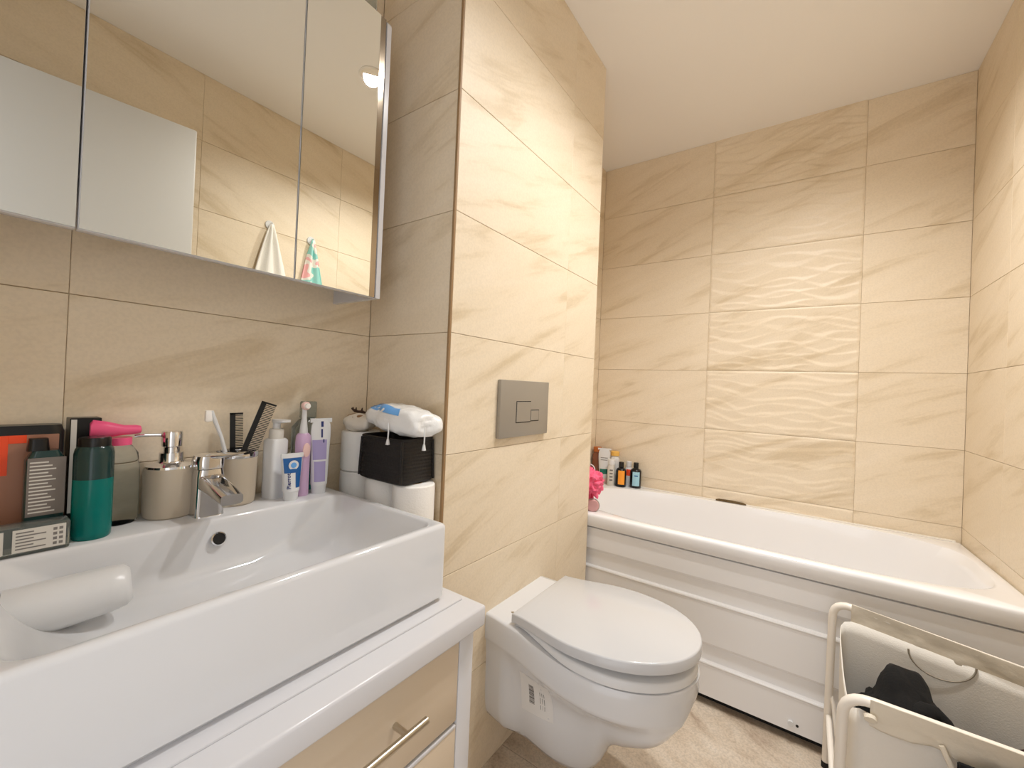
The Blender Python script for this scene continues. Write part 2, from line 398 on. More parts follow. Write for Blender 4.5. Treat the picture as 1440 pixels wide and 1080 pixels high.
# ------------------------------------------------------------------ mirror cabinet
mc = thing('mirror_cabinet', 'three-door mirrored wall cabinet above the wash basin', 'cabinet', (0, -0.455, 1.272))
def L(y, z): return (y + 0.455, z - 1.272)
def cbox(name, m, x0, x1, y0, y1, z0, z1, r=0.0, parent=mc):
    return MB().box((x0, y0 + 0.455, z0 - 1.272), (x1, y1 + 0.455, z1 - 1.272), r, 2).build(name, m, parent)
cbox('carcass', LACQ, 0.0, 0.154, -0.79, -0.119, 1.315, 1.938)
for y0, y1 in ((-0.797, -0.6215), (-0.6195, -0.3125), (-0.3105, -0.119)):
    dr = cbox('door', LACQ, 0.157, 0.1735, y0, y1, 1.272, 1.944, 0.001)
    ym = y1 if y1 < -0.2 else -0.134
    cbox('mirror_pane', MIRROR, 0.1735, 0.177, y0 + 0.001, ym - 0.001, 1.2735, 1.9425, 0.0, dr)
    if y1 > -0.2: cbox('bevel_strip', BEVELM, 0.1735, 0.176, -0.134, -0.1195, 1.2735, 1.9425, 0.0, dr)
def side_panel(y0, y1):
    mb = MB(); pts = [(0.0, 1.272), (0.178, 1.272), (0.178, 1.93)] + [(0.166 + 0.012 * math.cos(a), 1.93 + 0.014 * math.sin(a)) for a in (0.4, 0.8, 1.2, 1.57)] + [(0.0, 1.944)]
    mb.loft([[(x, y0 + 0.455, z - 1.272) for x, z in pts], [(x, y1 + 0.455, z - 1.272) for x, z in pts]])
    mb.build('side_panel', LACQ, mc, angle=40)
side_panel(-0.117, -0.105); side_panel(-0.811, -0.799)
cbox('hinge', STEEL, 0.154, 0.1585, -0.20, -0.16, 1.40, 1.44)
# jar on the cabinet top
jb = thing('spray_bottle', 'grey-green bottle standing on top of the mirrored cabinet', 'bottle', (0.132, -0.143, 1.938))
MB().lathe([(0.0005, 0), (0.020, 0), (0.022, 0.004), (0.022, 0.10), (0.017, 0.118), (0.012, 0.124)], 24).build('body', CLEARG, jb)
MB().lathe([(0.0005, 0.122), (0.014, 0.122), (0.014, 0.15), (0.0005, 0.15)], 20).build('cap', TEALD, jb)

# ------------------------------------------------------------------ vanity cabinet, worktop, basin
VR, VL = -0.115, -0.755
van = thing('vanity_cabinet', 'cream drawer vanity cabinet with white frame beneath the basin', 'cabinet', (0.0, -0.435, 0.0))
def vb(name, m, x0, x1, y0, y1, z0, z1, r=0.001, parent=van): return MB().box((x0, y0 + 0.435, z0), (x1, y1 + 0.435, z1), r, 2).build(name, m, parent)
vb('side_panel', LACQ, 0.002, 0.522, -0.153, VR, 0.0, 0.614); vb('side_panel', LACQ, 0.002, 0.522, VL, VL + 0.038, 0.0, 0.614)
vb('back_panel', LACQ, 0.002, 0.012, VL + 0.038, -0.153, 0.06, 0.614)
vb('plinth', LACQ, 0.44, 0.455, VL + 0.038, -0.153, 0.0, 0.06)
for z0, z1 in ((0.456, 0.612), (0.26, 0.448), (0.064, 0.252)):
    dr = vb('drawer', CREAM, 0.03, 0.522, VL + 0.041, -0.1555, z0, z1, 0.0015)
    vb('drawer_edge', LACQ, 0.505, 0.5228, VL + 0.042, -0.1565, z1 - 0.0045, z1 + 0.0008, 0.0004, dr)
    zc = (z0 + z1) / 2 + 0.004
    hd = MB().tube([(0.553, 0.435 - 0.66 + 0.05, zc), (0.553, 0.435 - 0.262, zc)], 0.006, 14).build('handle', STEEL, dr)
    for y in (-0.300, -0.57): MB().tube([(0.5215, 0.435 + y, zc), (0.5515, 0.435 + y, zc)], 0.005, 10).build('handle_post', STEEL, hd)
wt = thing('worktop', 'glossy white vanity worktop slab under the basin', 'worktop', (0, -0.435, 0.615))
MB().box((0.002, VL - 0.012 + 0.435, 0.0), (0.541, -0.103 + 0.435, 0.039), 0.005, 3).build('slab', LACQ, wt)
MB().box((0.004, VL + 0.435, 0.038), (0.493, -0.118 + 0.435, 0.0425), 0.002, 2).build('raised_ledge', LACQ, wt)

BX, BY = (0.003, 0.470), (-0.715, -0.145); BC = (sum(BX) / 2, sum(BY) / 2); BA, BB = (BX[1] - BX[0]) / 2, (BY[1] - BY[0]) / 2
basin = thing('wash_basin', 'wide rectangular white ceramic wash basin on the vanity worktop', 'sink', (0, 0, 0))
RC = 0.010
lp = [rrect(BC[0], BC[1], BA - 0.010, BB - 0.010, RC, 0.6575), rrect(BC[0], BC[1], BA - 0.008, BB - 0.008, RC, 0.664), rrect(BC[0], BC[1], BA, BB, RC, 0.667), rrect(BC[0], BC[1], BA, BB, RC, 0.797)]
for a in (25, 50, 75, 90):
    e = 0.008 * (1 - math.cos(math.radians(a))); lp.append(rrect(BC[0], BC[1], BA - e, BB - e, RC, 0.797 + 0.008 * math.sin(math.radians(a))))
OX, OY = (0.138, 0.452), (-0.694, -0.166); OC = (sum(OX) / 2, sum(OY) / 2); OA, OB = (OX[1] - OX[0]) / 2, (OY[1] - OY[0]) / 2
lp += [rrect(OC[0], OC[1], OA + 0.005, OB + 0.005, 0.03, 0.805), rrect(OC[0], OC[1], OA + 0.0015, OB + 0.002, 0.03, 0.8035)]
BDEP = 0.104
for k in range(0, 19):
    t = k / 18
    zz = 0.800 - BDEP * math.sin(math.pi / 2 * t) ** 1.1
    a_, b_ = OA * (1 - 0.16 * t - 0.42 * t ** 5), OB * (1 - 0.36 * t - 0.40 * t ** 4)
    lp.append(rrect(OC[0] - 0.012 * t, OC[1], a_, b_, 0.03 + 0.10 * t, zz))
for sc_, dz in ((0.6, 0.0008), (0.25, 0.0012)):
    lp.append(rrect(OC[0] - 0.012, OC[1], OA * 0.42 * sc_, OB * 0.24 * sc_, 0.2, 0.800 - BDEP - dz))
MB().loft(lp).build('bowl', CERAMIC, basin, angle=50)
ov = MB().lathe([(0.0095, 0.0), (0.0125, 0.0), (0.0125, 0.0025), (0.0105, 0.004), (0.0095, 0.002)], 28, axis='X').build('overflow_ring', CHROME, basin, loc=(0.1450, -0.413, 0.768)); ov.rotation_euler = (0, -0.30, 0)
MB().lathe([(0.0005, -0.002), (0.0105, -0.002), (0.0105, 0.0024), (0.0005, 0.0024)], 24, axis='X').build('overflow_hole', RUBBER, ov)
MB().lathe([(0.0005, 0.0), (0.031, 0.0), (0.033, 0.002), (0.031, 0.006), (0.02, 0.010), (0.0005, 0.012)], 36).build('drain_plug', CHROME, basin, loc=(0.262, -0.430, 0.6955))

# faucet
fa = thing('faucet', 'chrome single-lever mixer faucet on the basin deck', 'faucet', (0.093, -0.417, 0.805))
fl_ = [rloop(0, 0, 0.025, 0.025, 5, 0.0, 40), rloop(0, 0, 0.0245, 0.0245, 5, 0.004, 40), rloop(0.0, 0, 0.022, 0.023, 5, 0.05, 40), rloop(0.002, 0, 0.0225, 0.0235, 4, 0.075, 40), rloop(0.002, 0, 0.021, 0.022, 3.5, 0.088, 40)]
MB().loft(fl_).build('body', CHROME, fa, angle=50)
sp = []
for t in range(9):
    u = t / 8; x = 0.0 + 0.112 * u; zc = 0.066 - 0.012 * u - 0.006 * u * u; hz = 0.017 - 0.008 * u; hy = 0.021 - 0.003 * u
    sp.append([(x, hy * s1 * (abs(math.cos(a)) ** 0.45), zc + hz * (1 if math.sin(a) > 0 else -1) * abs(math.sin(a)) ** 0.45) for a in [2 * math.pi * (i + 0.5) / 28 for i in range(28)] for s1 in [1 if math.cos(a) > 0 else -1]])
spo = MB().loft(sp).build('spout', CHROME, fa, angle=50)
MB().lathe([(0.0005, 0.0), (0.010, 0.0), (0.010, 0.008), (0.0005, 0.008)], 20).build('aerator', STEEL, spo, loc=(0.098, 0, 0.034))
MB().loft([rloop(0, 0, 0.0235, 0.0235, 3.5, 0.089, 36), rloop(0, 0, 0.024, 0.024, 3.5, 0.104, 36), rloop(0.002, 0, 0.022, 0.022, 3.5, 0.113, 36), rloop(0.004, 0, 0.012, 0.012, 3, 0.117, 36)]).build('lever_cap', CHROME, fa, angle=50)
MB().loft([[(x, hy * c, 0.110 + x * 0.14 + hz * s) for c, s in [(math.cos(2 * math.pi * i / 20), math.sin(2 * math.pi * i / 20)) for i in range(20)]] for x, hy, hz in ((0.0, 0.015, 0.006), (0.03, 0.0155, 0.0055), (0.06, 0.0145, 0.0042), (0.078, 0.013, 0.0036), (0.084, 0.009, 0.0025))]).build('lever', CHROME, fa, angle=50).rotation_euler = (0, 0, 0.45)

# ------------------------------------------------------------------ things on the basin deck
DZ = 0.805
sd = thing('soap_dispenser', 'taupe ceramic soap dispenser with chrome pump beside the faucet', 'dispenser', (0.052, -0.463, DZ), 0.0)
MB().lathe([(0.0005, 0), (0.036, 0), (0.039, 0.003), (0.040, 0.012), (0.0405, 0.085), (0.0395, 0.091), (0.0005, 0.091)], 40).build('body', TAUPE, sd)
MB().lathe([(0.0005, 0.091), (0.039, 0.091), (0.038, 0.095), (0.022, 0.100), (0.019, 0.104), (0.0185, 0.118), (0.0005, 0.118)], 40).build('collar', CHROME, sd)
pm = MB().lathe([(0.0005, 0.118), (0.013, 0.118), (0.013, 0.128), (0.016, 0.130), (0.0165, 0.155), (0.015, 0.158), (0.0005, 0.158)], 32).build('pump_head', CHROME, sd)
MB().tube([(-0.004, -0.012, 0.151), (-0.016, -0.044, 0.151), (-0.018, -0.05, 0.150)], 0.0032, 10).build('nozzle', CHROME, pm)

tu = thing('tumbler', 'taupe ceramic toothbrush tumbler with chrome rim behind the faucet', 'cup', (0.052, -0.352, DZ))
MB().lathe([(0.0005, 0), (0.033, 0), (0.036, 0.003), (0.0375, 0.012), (0.039, 0.098), (0.0355, 0.098), (0.034, 0.012), (0.0005, 0.008)], 40).build('body', TAUPE, tu)
MB().lathe([(0.0355, 0.098), (0.0395, 0.098), (0.0405, 0.103), (0.0395, 0.109), (0.036, 0.109), (0.035, 0.103), (0.0355, 0.098)], 40).build('rim', CHROME, tu)
tb = thing('toothbrush', 'white manual toothbrush standing in the taupe tumbler', 'toothbrush', (0.055, -0.362, DZ + 0.009))
pts = [(0.003, 0.016, 0.0), (-0.002, -0.004, 0.07), (-0.006, -0.018, 0.13), (-0.009, -0.030, 0.165), (-0.010, -0.036, 0.185)]
MB().tube(pts, [0.004, 0.0045, 0.0035, 0.004, 0.003], 10).build('handle', PLASTW, tb)
MB().box((-0.017, -0.047, 0.163), (-0.007, -0.034, 0.186), 0.003, 2).build('bristles', BRUSHB, tb)
def comb(name, label, base, lean, ln, wd, tail):
    c = thing(name, label, 'comb', base)
    up = Vector(lean).normalized(); out = Vector((0.25, 1, 0)); out = (out - up * out.dot(up)).normalized(); n = up.cross(out)
    def slab(p0, p1, w0, w1, t, nm):
        mb = MB(); lo_ = []
        for p, wv in ((p0, w0), (p1, w1)):
            q = up * p; lo_.append([q + out * (-wv[0]) - n * t, q + out * wv[1] - n * t, q + out * wv[1] + n * t, q + out * (-wv[0]) + n * t])
        mb.loft(lo_).build(nm, BLACKP, c, smooth=False); return mb
    slab(0.0, tail, (0.004, 0.003), (0.006, 0.004), 0.0016, 'handle')
    slab(tail, ln, (0.006, 0.004), (0.006, 0.004), 0.0018, 'spine')
    slab(ln - 0.004, ln, (0.006, wd), (0.006, wd), 0.0018, 'end_tooth'); slab(tail, tail + 0.004, (0.006, wd), (0.006, wd), 0.0018, 'end_tooth')
    k = tail + 0.0065; mb = MB()
    while k < ln - 0.005:
        q = up * k; q2 = up * (k + 0.0016)
        mb.loft([[q + out * 0.003 - n * 0.001, q2 + out * 0.003 - n * 0.001, q2 + out * 0.003 + n * 0.001, q + out * 0.003 + n * 0.001],
                 [q + out * wd - n * 0.0006, q2 + out * wd - n * 0.0006, q2 + out * wd + n * 0.0006, q + out * wd + n * 0.0006]]); k += 0.0036
    t = mb.build('teeth', BLACKP, c, smooth=False); t['kind'] = 'stuff'
    return c
comb('pocket_comb', 'small upright black comb standing in the taupe tumbler', (0.040, -0.350, DZ + 0.010), (-0.05, -0.02, 1), 0.178, 0.018, 0.10)
comb('tail_comb', 'long slanted black comb leaning out of the taupe tumbler', (0.060, -0.376, DZ + 0.010), (0.06, 0.33, 1), 0.215, 0.024, 0.10)

pb = thing('pump_bottle', 'slim white square lotion pump bottle beside small toothpaste tube', 'bottle', (0.062, -0.277, DZ), 0.25)
MB().loft([rloop(0, 0, 0.0185, 0.0195, 7, z, 32) for z in (0.0, 0.126)] + [rloop(0, 0, 0.016, 0.016, 5, 0.131, 32)]).build('body', PLASTW, pb, angle=50)
MB().lathe([(0.0005, 0.131), (0.015, 0.131), (0.015, 0.150), (0.013, 0.153), (0.0005, 0.153)], 28).build('collar', LABELW, pb)
MB().loft([rloop(0, 0, 0.008, 0.008, 2, 0.153, 24), rloop(0, 0, 0.008, 0.008, 2, 0.165, 24), rloop(0.006, 0.006, 0.022, 0.014, 2.5, 0.168, 24), rloop(0.006, 0.006, 0.022, 0.014, 2.5, 0.173, 24)]).build('pump_head', PLASTW, pb, angle=45)

def squeeze_tube(name, label, loc, rz, r, wtop, h, cap_h, body_m, cap_m):
    t = thing(name, label, 'tube', loc, rz)
    MB().lathe([(0.0005, 0), (r * 0.88, 0), (r * 0.92, 0.002), (r, cap_h), (0.0005, cap_h)], 28).build('cap', cap_m, t)
    lo_ = []
    for k in range(11):
        u = k / 10; a = (r * 1.05) * (1 - u) + 0.0016 * u; b = r * 1.08 * (1 - u ** 1.2) + wtop * u ** 1.2
        lo_.append(rloop(0, 0, a, b, 2 + u, cap_h + (h - cap_h) * u, 32))
    MB().loft(lo_).build('body', body_m, t, angle=50)
    MB().box((-0.002, -wtop, h - 0.010), (0.002, wtop, h), 0.0006, 1).build('crimp', body_m, t)
    return t
def tube_x(r, h, cap_h, z): return (r * 1.05) * (1 - (z - cap_h) / (h - cap_h)) + 0.0016 * (z - cap_h) / (h - cap_h)
def tube_decal(t, r, wtop, h, cap_h, z0, z1, y0, y1, m, name):
    """thin print that follows the front of the tube; y0,y1 are fractions of the half width"""
    def fn(i, j):
        z = z0 + (z1 - z0) * j; u = (z - cap_h) / (h - cap_h); a = tube_x(r, h, cap_h, z); b = r * 1.08 * (1 - u ** 1.2) + wtop * u ** 1.2
        f = y0 + (y1 - y0) * i; y = f * b; n = 2 + u; x = a * max(0.0, 1 - abs(f) ** n) ** (1 / n)
        return (x + 0.0004, y, z)
    return MB().grid(fn, 8, 6).build(name, m, t)
pt = squeeze_tube('toothpaste_tube', 'small white and blue toothpaste tube standing on its cap', (0.108, -0.263, DZ), -0.12, 0.0155, 0.0235, 0.102, 0.02, PLASTW, PLASTW)
tube_decal(pt, 0.0155, 0.0235, 0.102, 0.02, 0.06, 0.092, -0.88, 0.88, BLUE, 'blue_band')
tube_decal(pt, 0.0155, 0.0235, 0.102, 0.02, 0.028, 0.06, 0.25, 0.88, BLUE, 'blue_side_band')
def on_tube(r, h, cap, z, y, wtop):
    u = (z - cap) / (h - cap); a = tube_x(r, h, cap, z); b = r * 1.08 * (1 - u ** 1.2) + wtop * u ** 1.2; n = 2 + u
    return (a * max(0, 1 - abs(y / b) ** n) ** (1 / n) + 0.0012, y, z)
slope = (tube_x(0.0155, 0.102, 0.02, 0.03) - tube_x(0.0155, 0.102, 0.02, 0.09)) / 0.06
text('Pierrot', 0.0118, BLUED, pt, frame(on_tube(0.0155, 0.102, 0.02, 0.043, -0.009, 0.0235), (-slope, 0, 1), (0, -1, 0)), bold=0.0002)
emb = MB().lathe([(0.0005, 0), (0.0105, 0), (0.0105, 0.0006), (0.0005, 0.0006)], 24, axis='X').build('emblem', PLASTW, pt, loc=on_tube(0.0155, 0.102, 0.02, 0.0765, 0.001, 0.0235))
MB().lathe([(0.0005, 0), (0.006, 0), (0.006, 0.0005), (0.0005, 0.0005)], 20, axis='X').build('emblem_centre', BLUEM, emb, loc=(0.0006, 0, 0))

eb_ = thing('electric_toothbrush', 'lilac electric toothbrush with round brush head standing upright', 'toothbrush', (0.088, -0.229, DZ))
MB().lathe([(0.0005, 0), (0.0145, 0), (0.0155, 0.003), (0.0155, 0.09), (0.0165, 0.12), (0.0155, 0.136), (0.011, 0.142), (0.0005, 0.142)], 32).build('body', LILAC, eb_)
bt = MB().loft([[(0.0150 + k, 0.0085 * math.cos(a) * sc_, 0.105 + 0.016 * math.sin(a) * sc_) for a in [2 * math.pi * i / 24 for i in range(24)]] for k, sc_ in ((0.0, 1.0), (0.0022, 1.0), (0.003, 0.85))]).build('button_panel', PALEP, eb_, angle=50)
MB().lathe([(0.0005, 0.142), (0.009, 0.142), (0.0085, 0.15), (0.0055, 0.175), (0.0050, 0.20), (0.0005, 0.203)], 24).build('neck', PLASTW, eb_)
hd = MB().lathe([(0.0005, 0), (0.0085, 0), (0.0095, 0.002), (0.0095, 0.008), (0.0085, 0.010), (0.0005, 0.010)], 24, axis='X').build('brush_head', PALEP, eb_, loc=(0.0, 0, 0.205))
MB().lathe([(0.0005, 0), (0.0062, 0), (0.0055, 0.006), (0.0005, 0.006)], 20, axis='X').build('bristles', BRUSHB, hd, loc=(0.010, 0, 0))

lt = squeeze_tube('toothpaste_tube', 'tall lavender and white toothpaste tube standing on its cap', (0.093, -0.190, DZ), -0.15, 0.017, 0.025, 0.175, 0.02, PLASTW, PLASTW)
tube_decal(lt, 0.017, 0.025, 0.175, 0.02, 0.028, 0.075, -0.8, 0.45, LAVEND, 'lavender_panel')
tube_decal(lt, 0.017, 0.025, 0.175, 0.02, 0.079, 0.125, -0.9, 0.55, LAVEND, 'lavender_panel')
tube_decal(lt, 0.017, 0.025, 0.175, 0.02, 0.130, 0.150, -0.05, 0.12, BLUED, 'navy_print')
tube_decal(lt, 0.017, 0.025, 0.175, 0.02, 0.155, 0.168, -0.05, 0.18, BLUED, 'navy_print')
tube_decal(lt, 0.017, 0.025, 0.175, 0.02, 0.118, 0.126, 0.15, 0.28, BLUED, 'navy_print')
mw = thing('mouthwash_bottle', 'clear mouthwash bottle with teal liquid and grey cap behind tubes', 'bottle', (0.034, -0.190, DZ))
MB().loft([rloop(0, 0, 0.024, 0.032, 4, z, 36) for z in (0.0, 0.07)] ).build('liquid', TEAL, mw, angle=50)
MB().loft([rloop(0, 0, 0.0245, 0.0325, 4, 0.0705, 36), rloop(0, 0, 0.0245, 0.0325, 4, 0.15, 36), rloop(0, 0, 0.018, 0.022, 3, 0.165, 36), rloop(0, 0, 0.013, 0.013, 2, 0.172, 36)]).build('body', CLEARG, mw, angle=50)
MB().lathe([(0.0005, 0.172), (0.019, 0.172), (0.019, 0.208), (0.017, 0.212), (0.0005, 0.212)], 24).build('cap', CLEARG, mw)

# left-hand group
te = thing('shampoo_bottle', 'round teal-green bottle with dark upper half beside clear bottle', 'bottle', (0.100, -0.577, DZ))
MB().lathe([(0.0005, 0), (0.0215, 0), (0.0235, 0.003), (0.024, 0.012), (0.024, 0.095), (0.0005, 0.095)], 36).build('body', TEAL, te)
MB().lathe([(0.0005, 0.0952), (0.024, 0.0952), (0.024, 0.134), (0.0225, 0.142), (0.020, 0.146), (0.0005, 0.146)], 36).build('upper_body', TEALD, te)
MB().lathe([(0.0005, 0.146), (0.0195, 0.146), (0.0195, 0.157), (0.018, 0.160), (0.0005, 0.160)], 32).build('cap', BLACKP, te)
cp = thing('hand_soap_bottle', 'clear round bottle with bright pink pump top', 'bottle', (0.040, -0.535, DZ))
MB().lathe([(0.0005, 0), (0.026, 0), (0.0288, 0.004), (0.0295, 0.02), (0.029, 0.09), (0.026, 0.122), (0.018, 0.134), (0.015, 0.137), (0.0005, 0.137)], 36).build('body', CLEAR, cp)
MB().lathe([(0.0005, 0.137), (0.017, 0.137), (0.017, 0.150), (0.0005, 0.150)], 28).build('collar', PINK, cp)
MB().loft([[(0.004 + 0.011 * c, y, zc + hz * s) for c, s in [(math.cos(2 * math.pi * i / 20), math.sin(2 * math.pi * i / 20)) for i in range(20)]] for y, zc, hz in ((-0.040, 0.166, 0.011), (-0.036, 0.168, 0.015), (-0.018, 0.165, 0.014), (0.004, 0.163, 0.009), (0.020, 0.163, 0.0085), (0.026, 0.163, 0.007))]).build('pump_head', PINK, cp, angle=50)
lb = thing('flat_bottle', 'flat dark bottle with silvery printed label behind low clear box', 'bottle', (0.082, -0.628, DZ))
MB().loft([rloop(0, 0, 0.013, 0.021, 6, z, 32) for z in (0, 0.128)] + [rloop(0, 0, 0.011, 0.014, 4, 0.142, 32)]).build('body', TEALD, lb, angle=50)
MB().box((0.0128, -0.0195, 0.045), (0.0138, 0.0205, 0.132), 0.0002, 1).build('label', mat('silvery_label', (126, 118, 112), 0.35, metal=0.3), lb, label='silvery printed label')
mbp = MB()
for k in range(15):
    z = 0.050 + k * 0.0053; mbp.box((0.0138, -0.017, z), (0.0141, 0.010 - 0.008 * ((k * 7) % 3) / 2, z + 0.002))
o = mbp.build('print_lines', LABELW, lb, smooth=False); o['kind'] = 'stuff'
MB().loft([rloop(0, -0.008, 0.010, 0.012, 4, 0.142, 28), rloop(0, -0.008, 0.009, 0.010, 4, 0.160, 28)]).build('cap', BLACKP, lb, angle=50)
ob = thing('amber_bottle', 'dark bottle with brown window and orange-red stripe against tiled wall', 'bottle', (0.045, -0.648, DZ))
MB().loft([rloop(0, 0, 0.018, 0.043, 6, z, 36) for z in (0, 0.168)] + [rloop(0, 0, 0.016, 0.040, 5, 0.178, 36)]).build('body', BLACKP, ob, angle=50)
MB().box((0.0175, -0.032, 0.03), (0.0192, 0.036, 0.164), 0.0005, 1).build('brown_panel', mat('tan_brown_panel', (164, 118, 96), 0.2), ob)
MB().box((0.0190, -0.030, 0.105), (0.0198, -0.016, 0.164), 0.0002, 1).build('orange_stripe', ORANGE, ob); MB().box((0.0190, -0.016, 0.152), (0.0198, 0.002, 0.164), 0.0002, 1).build('orange_stripe', ORANGE, ob)
bb = thing('black_box', 'tall black carton standing behind the teal bottle', 'box', (0.030, -0.578, DZ))
MB().box((-0.016, -0.020, 0.0), (0.016, 0.018, 0.186), 0.001, 1).build('carton', BLACKP, bb); MB().box((0.0160, -0.019, 0.03), (0.0164, -0.012, 0.184), 0.0001, 1).build('beige_stripe', LABELW, bb)
cbx = thing('clear_box', 'low clear plastic box with printed label at basin deck edge', 'box', (0.117, -0.650, DZ))
bx = MB().box((-0.016, -0.05, 0.0), (0.016, 0.045, 0.042), 0.003, 2).build('box', CLEARG, cbx)
MB().box((0.0161, -0.046, 0.006), (0.0166, -0.020, 0.038), 0.0001, 1).build('label', LABELW, cbx)
MB().box((0.0161, -0.012, 0.006), (0.0166, 0.040, 0.038), 0.0001, 1).build('label', LABELW, cbx)
mbp = MB()
for k in range(6): mbp.box((0.0166, -0.009, 0.010 + k * 0.0045), (0.0168, 0.020 - 0.012 * (k % 2), 0.0118 + k * 0.0045))
for k in range(4):
    for q in range(2): mbp.box((0.0166, 0.027 + q * 0.006, 0.009 + k * 0.007), (0.0168, 0.031 + q * 0.006, 0.013 + k * 0.007))
o = mbp.build('print_lines', GREYTXT, cbx, smooth=False); o['kind'] = 'stuff'
# white cup lying in the basin
cu_ = thing('plastic_cup', 'white plastic scoop cup lying on its side in the basin', 'cup', (0.205, -0.612, 0.752))
prof = [(0.0005, 0.062), (0.022, 0.062), (0.029, 0.055), (0.032, 0.04), (0.036, -0.06), (0.0345, -0.06), (0.030, 0.04), (0.020, 0.055), (0.0005, 0.057)]
cc = MB().lathe(prof, 36, axis='X').build('body', PLASTW, cu_, angle=50); cc.rotation_euler = (0, -0.10, 1.38)

# ------------------------------------------------------------------ toilet rolls, basket, bag
rp0 = None; GR = 'toilet rolls stacked beside the basin'
RH = 0.1045
for ci, (x, nroll) in enumerate(((0.054, 9), (0.163, 8), (0.268, 8))):
    for k in range(nroll):
        place = ['stack nearest the mirror wall', 'middle stack', 'outer stack'][ci]
        if rp0 is None:
            rp0 = thing('toilet_roll', 'x', 'toilet roll', (0, 0, 0), 0, GR)
            MB().lathe([(0.0190, 0.001), (0.046, 0.001), (0.0490, 0.004), (0.0495, 0.012), (0.0495, RH - 0.012), (0.0490, RH - 0.004), (0.046, RH - 0.001), (0.0190, RH - 0.001), (0.0190, 0.001)], 36).build('paper', CARD, rp0)
            MB().lathe([(0.0188, 0.0), (0.0188, RH), (0.0178, RH), (0.0178, 0.0), (0.0188, 0.0)], 24).build('core', mat('cardboard', (176, 150, 118), 0.9), rp0)
            r = rp0
        else: r = copy_tree(rp0)
        r.location = (x + random.uniform(-0.0005, 0.0005), -0.0515, k * RH); r.rotation_euler = (0, 0, random.uniform(0, 6))
        ordn = ['lowest', 'second', 'third', 'fourth', 'fifth', 'sixth', 'seventh', 'eighth', 'ninth'][k]
        r['label'] = ('white toilet roll, %s from floor in %s' % (ordn, place)) if k else 'white toilet roll at the bottom of %s' % place
top3 = 8 * RH
bk = thing('basket', 'black woven basket resting on the toilet rolls', 'basket', (0.208, -0.0575, top3))
lo_ = []
for k in range(49):
    u = k / 48; z = 0.004 + 0.098 * u; ri = 0.0016 * abs(math.sin(u * math.pi * 12)); a = 0.083 - 0.004 * u; b = 0.054 - 0.002 * u
    lo_.append(rloop(0, 0, a + ri - 0.002, b + ri - 0.002, 9, z, 72))
lo_ = [rloop(0, 0, 0.074, 0.046, 7, 0.0, 72)] + lo_ + [rloop(0, 0, 0.074, 0.047, 9, 0.102, 72), rloop(0, 0, 0.072, 0.045, 9, 0.05, 72), rloop(0, 0, 0.070, 0.043, 9, 0.008, 72)]
MB().loft(lo_).build('woven_body', WICKER, bk, angle=60)
MB().tube([(p[0], p[1], 0.103) for p in rloop(0, 0, 0.077, 0.050, 9, 0, 60)], 0.0035, 8, closed=True).build('rim', WICKER, bk)
for sx in (-1, 1):
    for sy in (-1, 1): MB().tube([(sx * 0.078, sy * 0.0495, 0.006), (sx * 0.0745, sy * 0.047, 0.100)], 0.0032, 8).build('corner_rib', WICKER, bk)
bg = thing('cotton_bag', 'white plastic bag of cotton pads with blue print on basket', 'bag', (0.230, -0.064, top3 + 0.113))
def pillow(rx, ry, rz, seed, amp, lumps=1.0, nu=48, nv=24, n=2.6):
    def fn(i, j):
        th = 2 * math.pi * i; ph = math.pi * (j - 0.5)
        c, s = math.cos(th), math.sin(th); cp_, sp_ = math.cos(ph), math.sin(ph)
        e = 2 / n; sg = lambda v: (1 if v >= 0 else -1) * abs(v) ** e
        p = Vector((rx * sg(c) * abs(cp_) ** e, ry * sg(s) * abs(cp_) ** e, rz * sg(sp_)))
        d = noise.noise(p * 28 * lumps + Vector((seed, 0, 0))) * amp + noise.noise(p * 75 * lumps + Vector((0, seed, 0))) * amp * 0.4
        return p * (1 + d)
    return fn
pf = pillow(0.108, 0.052, 0.033, 3.1, 0.17)
bgb = MB().grid(pf, 48, 24).build('bag', FILM, bg, loc=(0, 0, 0.036), angle=80); bgb.rotation_euler = (0, 0.10, 0)
def patch(i0, i1, j0, j1, m, nm):
    f = lambda i, j: pf(i0 + (i1 - i0) * i, j0 + (j1 - j0) * j) * 1.012
    MB().grid(f, 10, 8).build(nm, m, bgb)
patch(0.60, 0.80, 0.62, 0.84, BLUEM, 'blue_print'); patch(0.555, 0.61, 0.62, 0.84, BLUE, 'dark_blue_print')
for q, (x, y, z, dz) in enumerate(((0.020, -0.056, 0.030, -0.042), (0.100, -0.02, 0.026, -0.045))):
    cd = MB().tube([(x, y, z), (x + 0.006, y - 0.004, z + dz * 0.5), (x + 0.004, y - 0.003, z + dz)], 0.0016, 6).build('drawstring', PLASTW, bg)
    MB().lathe([(0.0005, -0.008), (0.005, -0.007), (0.0025, 0.006), (0.0005, 0.006)], 12).build('knot', PLASTW, cd, loc=(x + 0.004, y - 0.003, z + dz))
wr_ = thing('plastic_wrapper', 'crumpled clear wrapper on top of the tallest roll stack', 'wrapper', (0.060, -0.055, 9 * RH))
MB().grid(pillow(0.046, 0.042, 0.022, 8.7, 0.34, 1.0, n=2.2), 40, 20).build('film', FOIL, wr_, loc=(0, 0, 0.0225), angle=80)
MB().grid(pillow(0.030, 0.02, 0.007, 2.7, 0.3, n=2.2), 24, 12).build('inner_label', mat('tan_card', (150, 112, 76), 0.7), wr_, loc=(-0.005, -0.012, 0.037))
ht = thing('hair_claw', 'dark brown hair claw lying on the crumpled wrapper', 'hair clip', (0.050, -0.060, 9 * RH + 0.046))
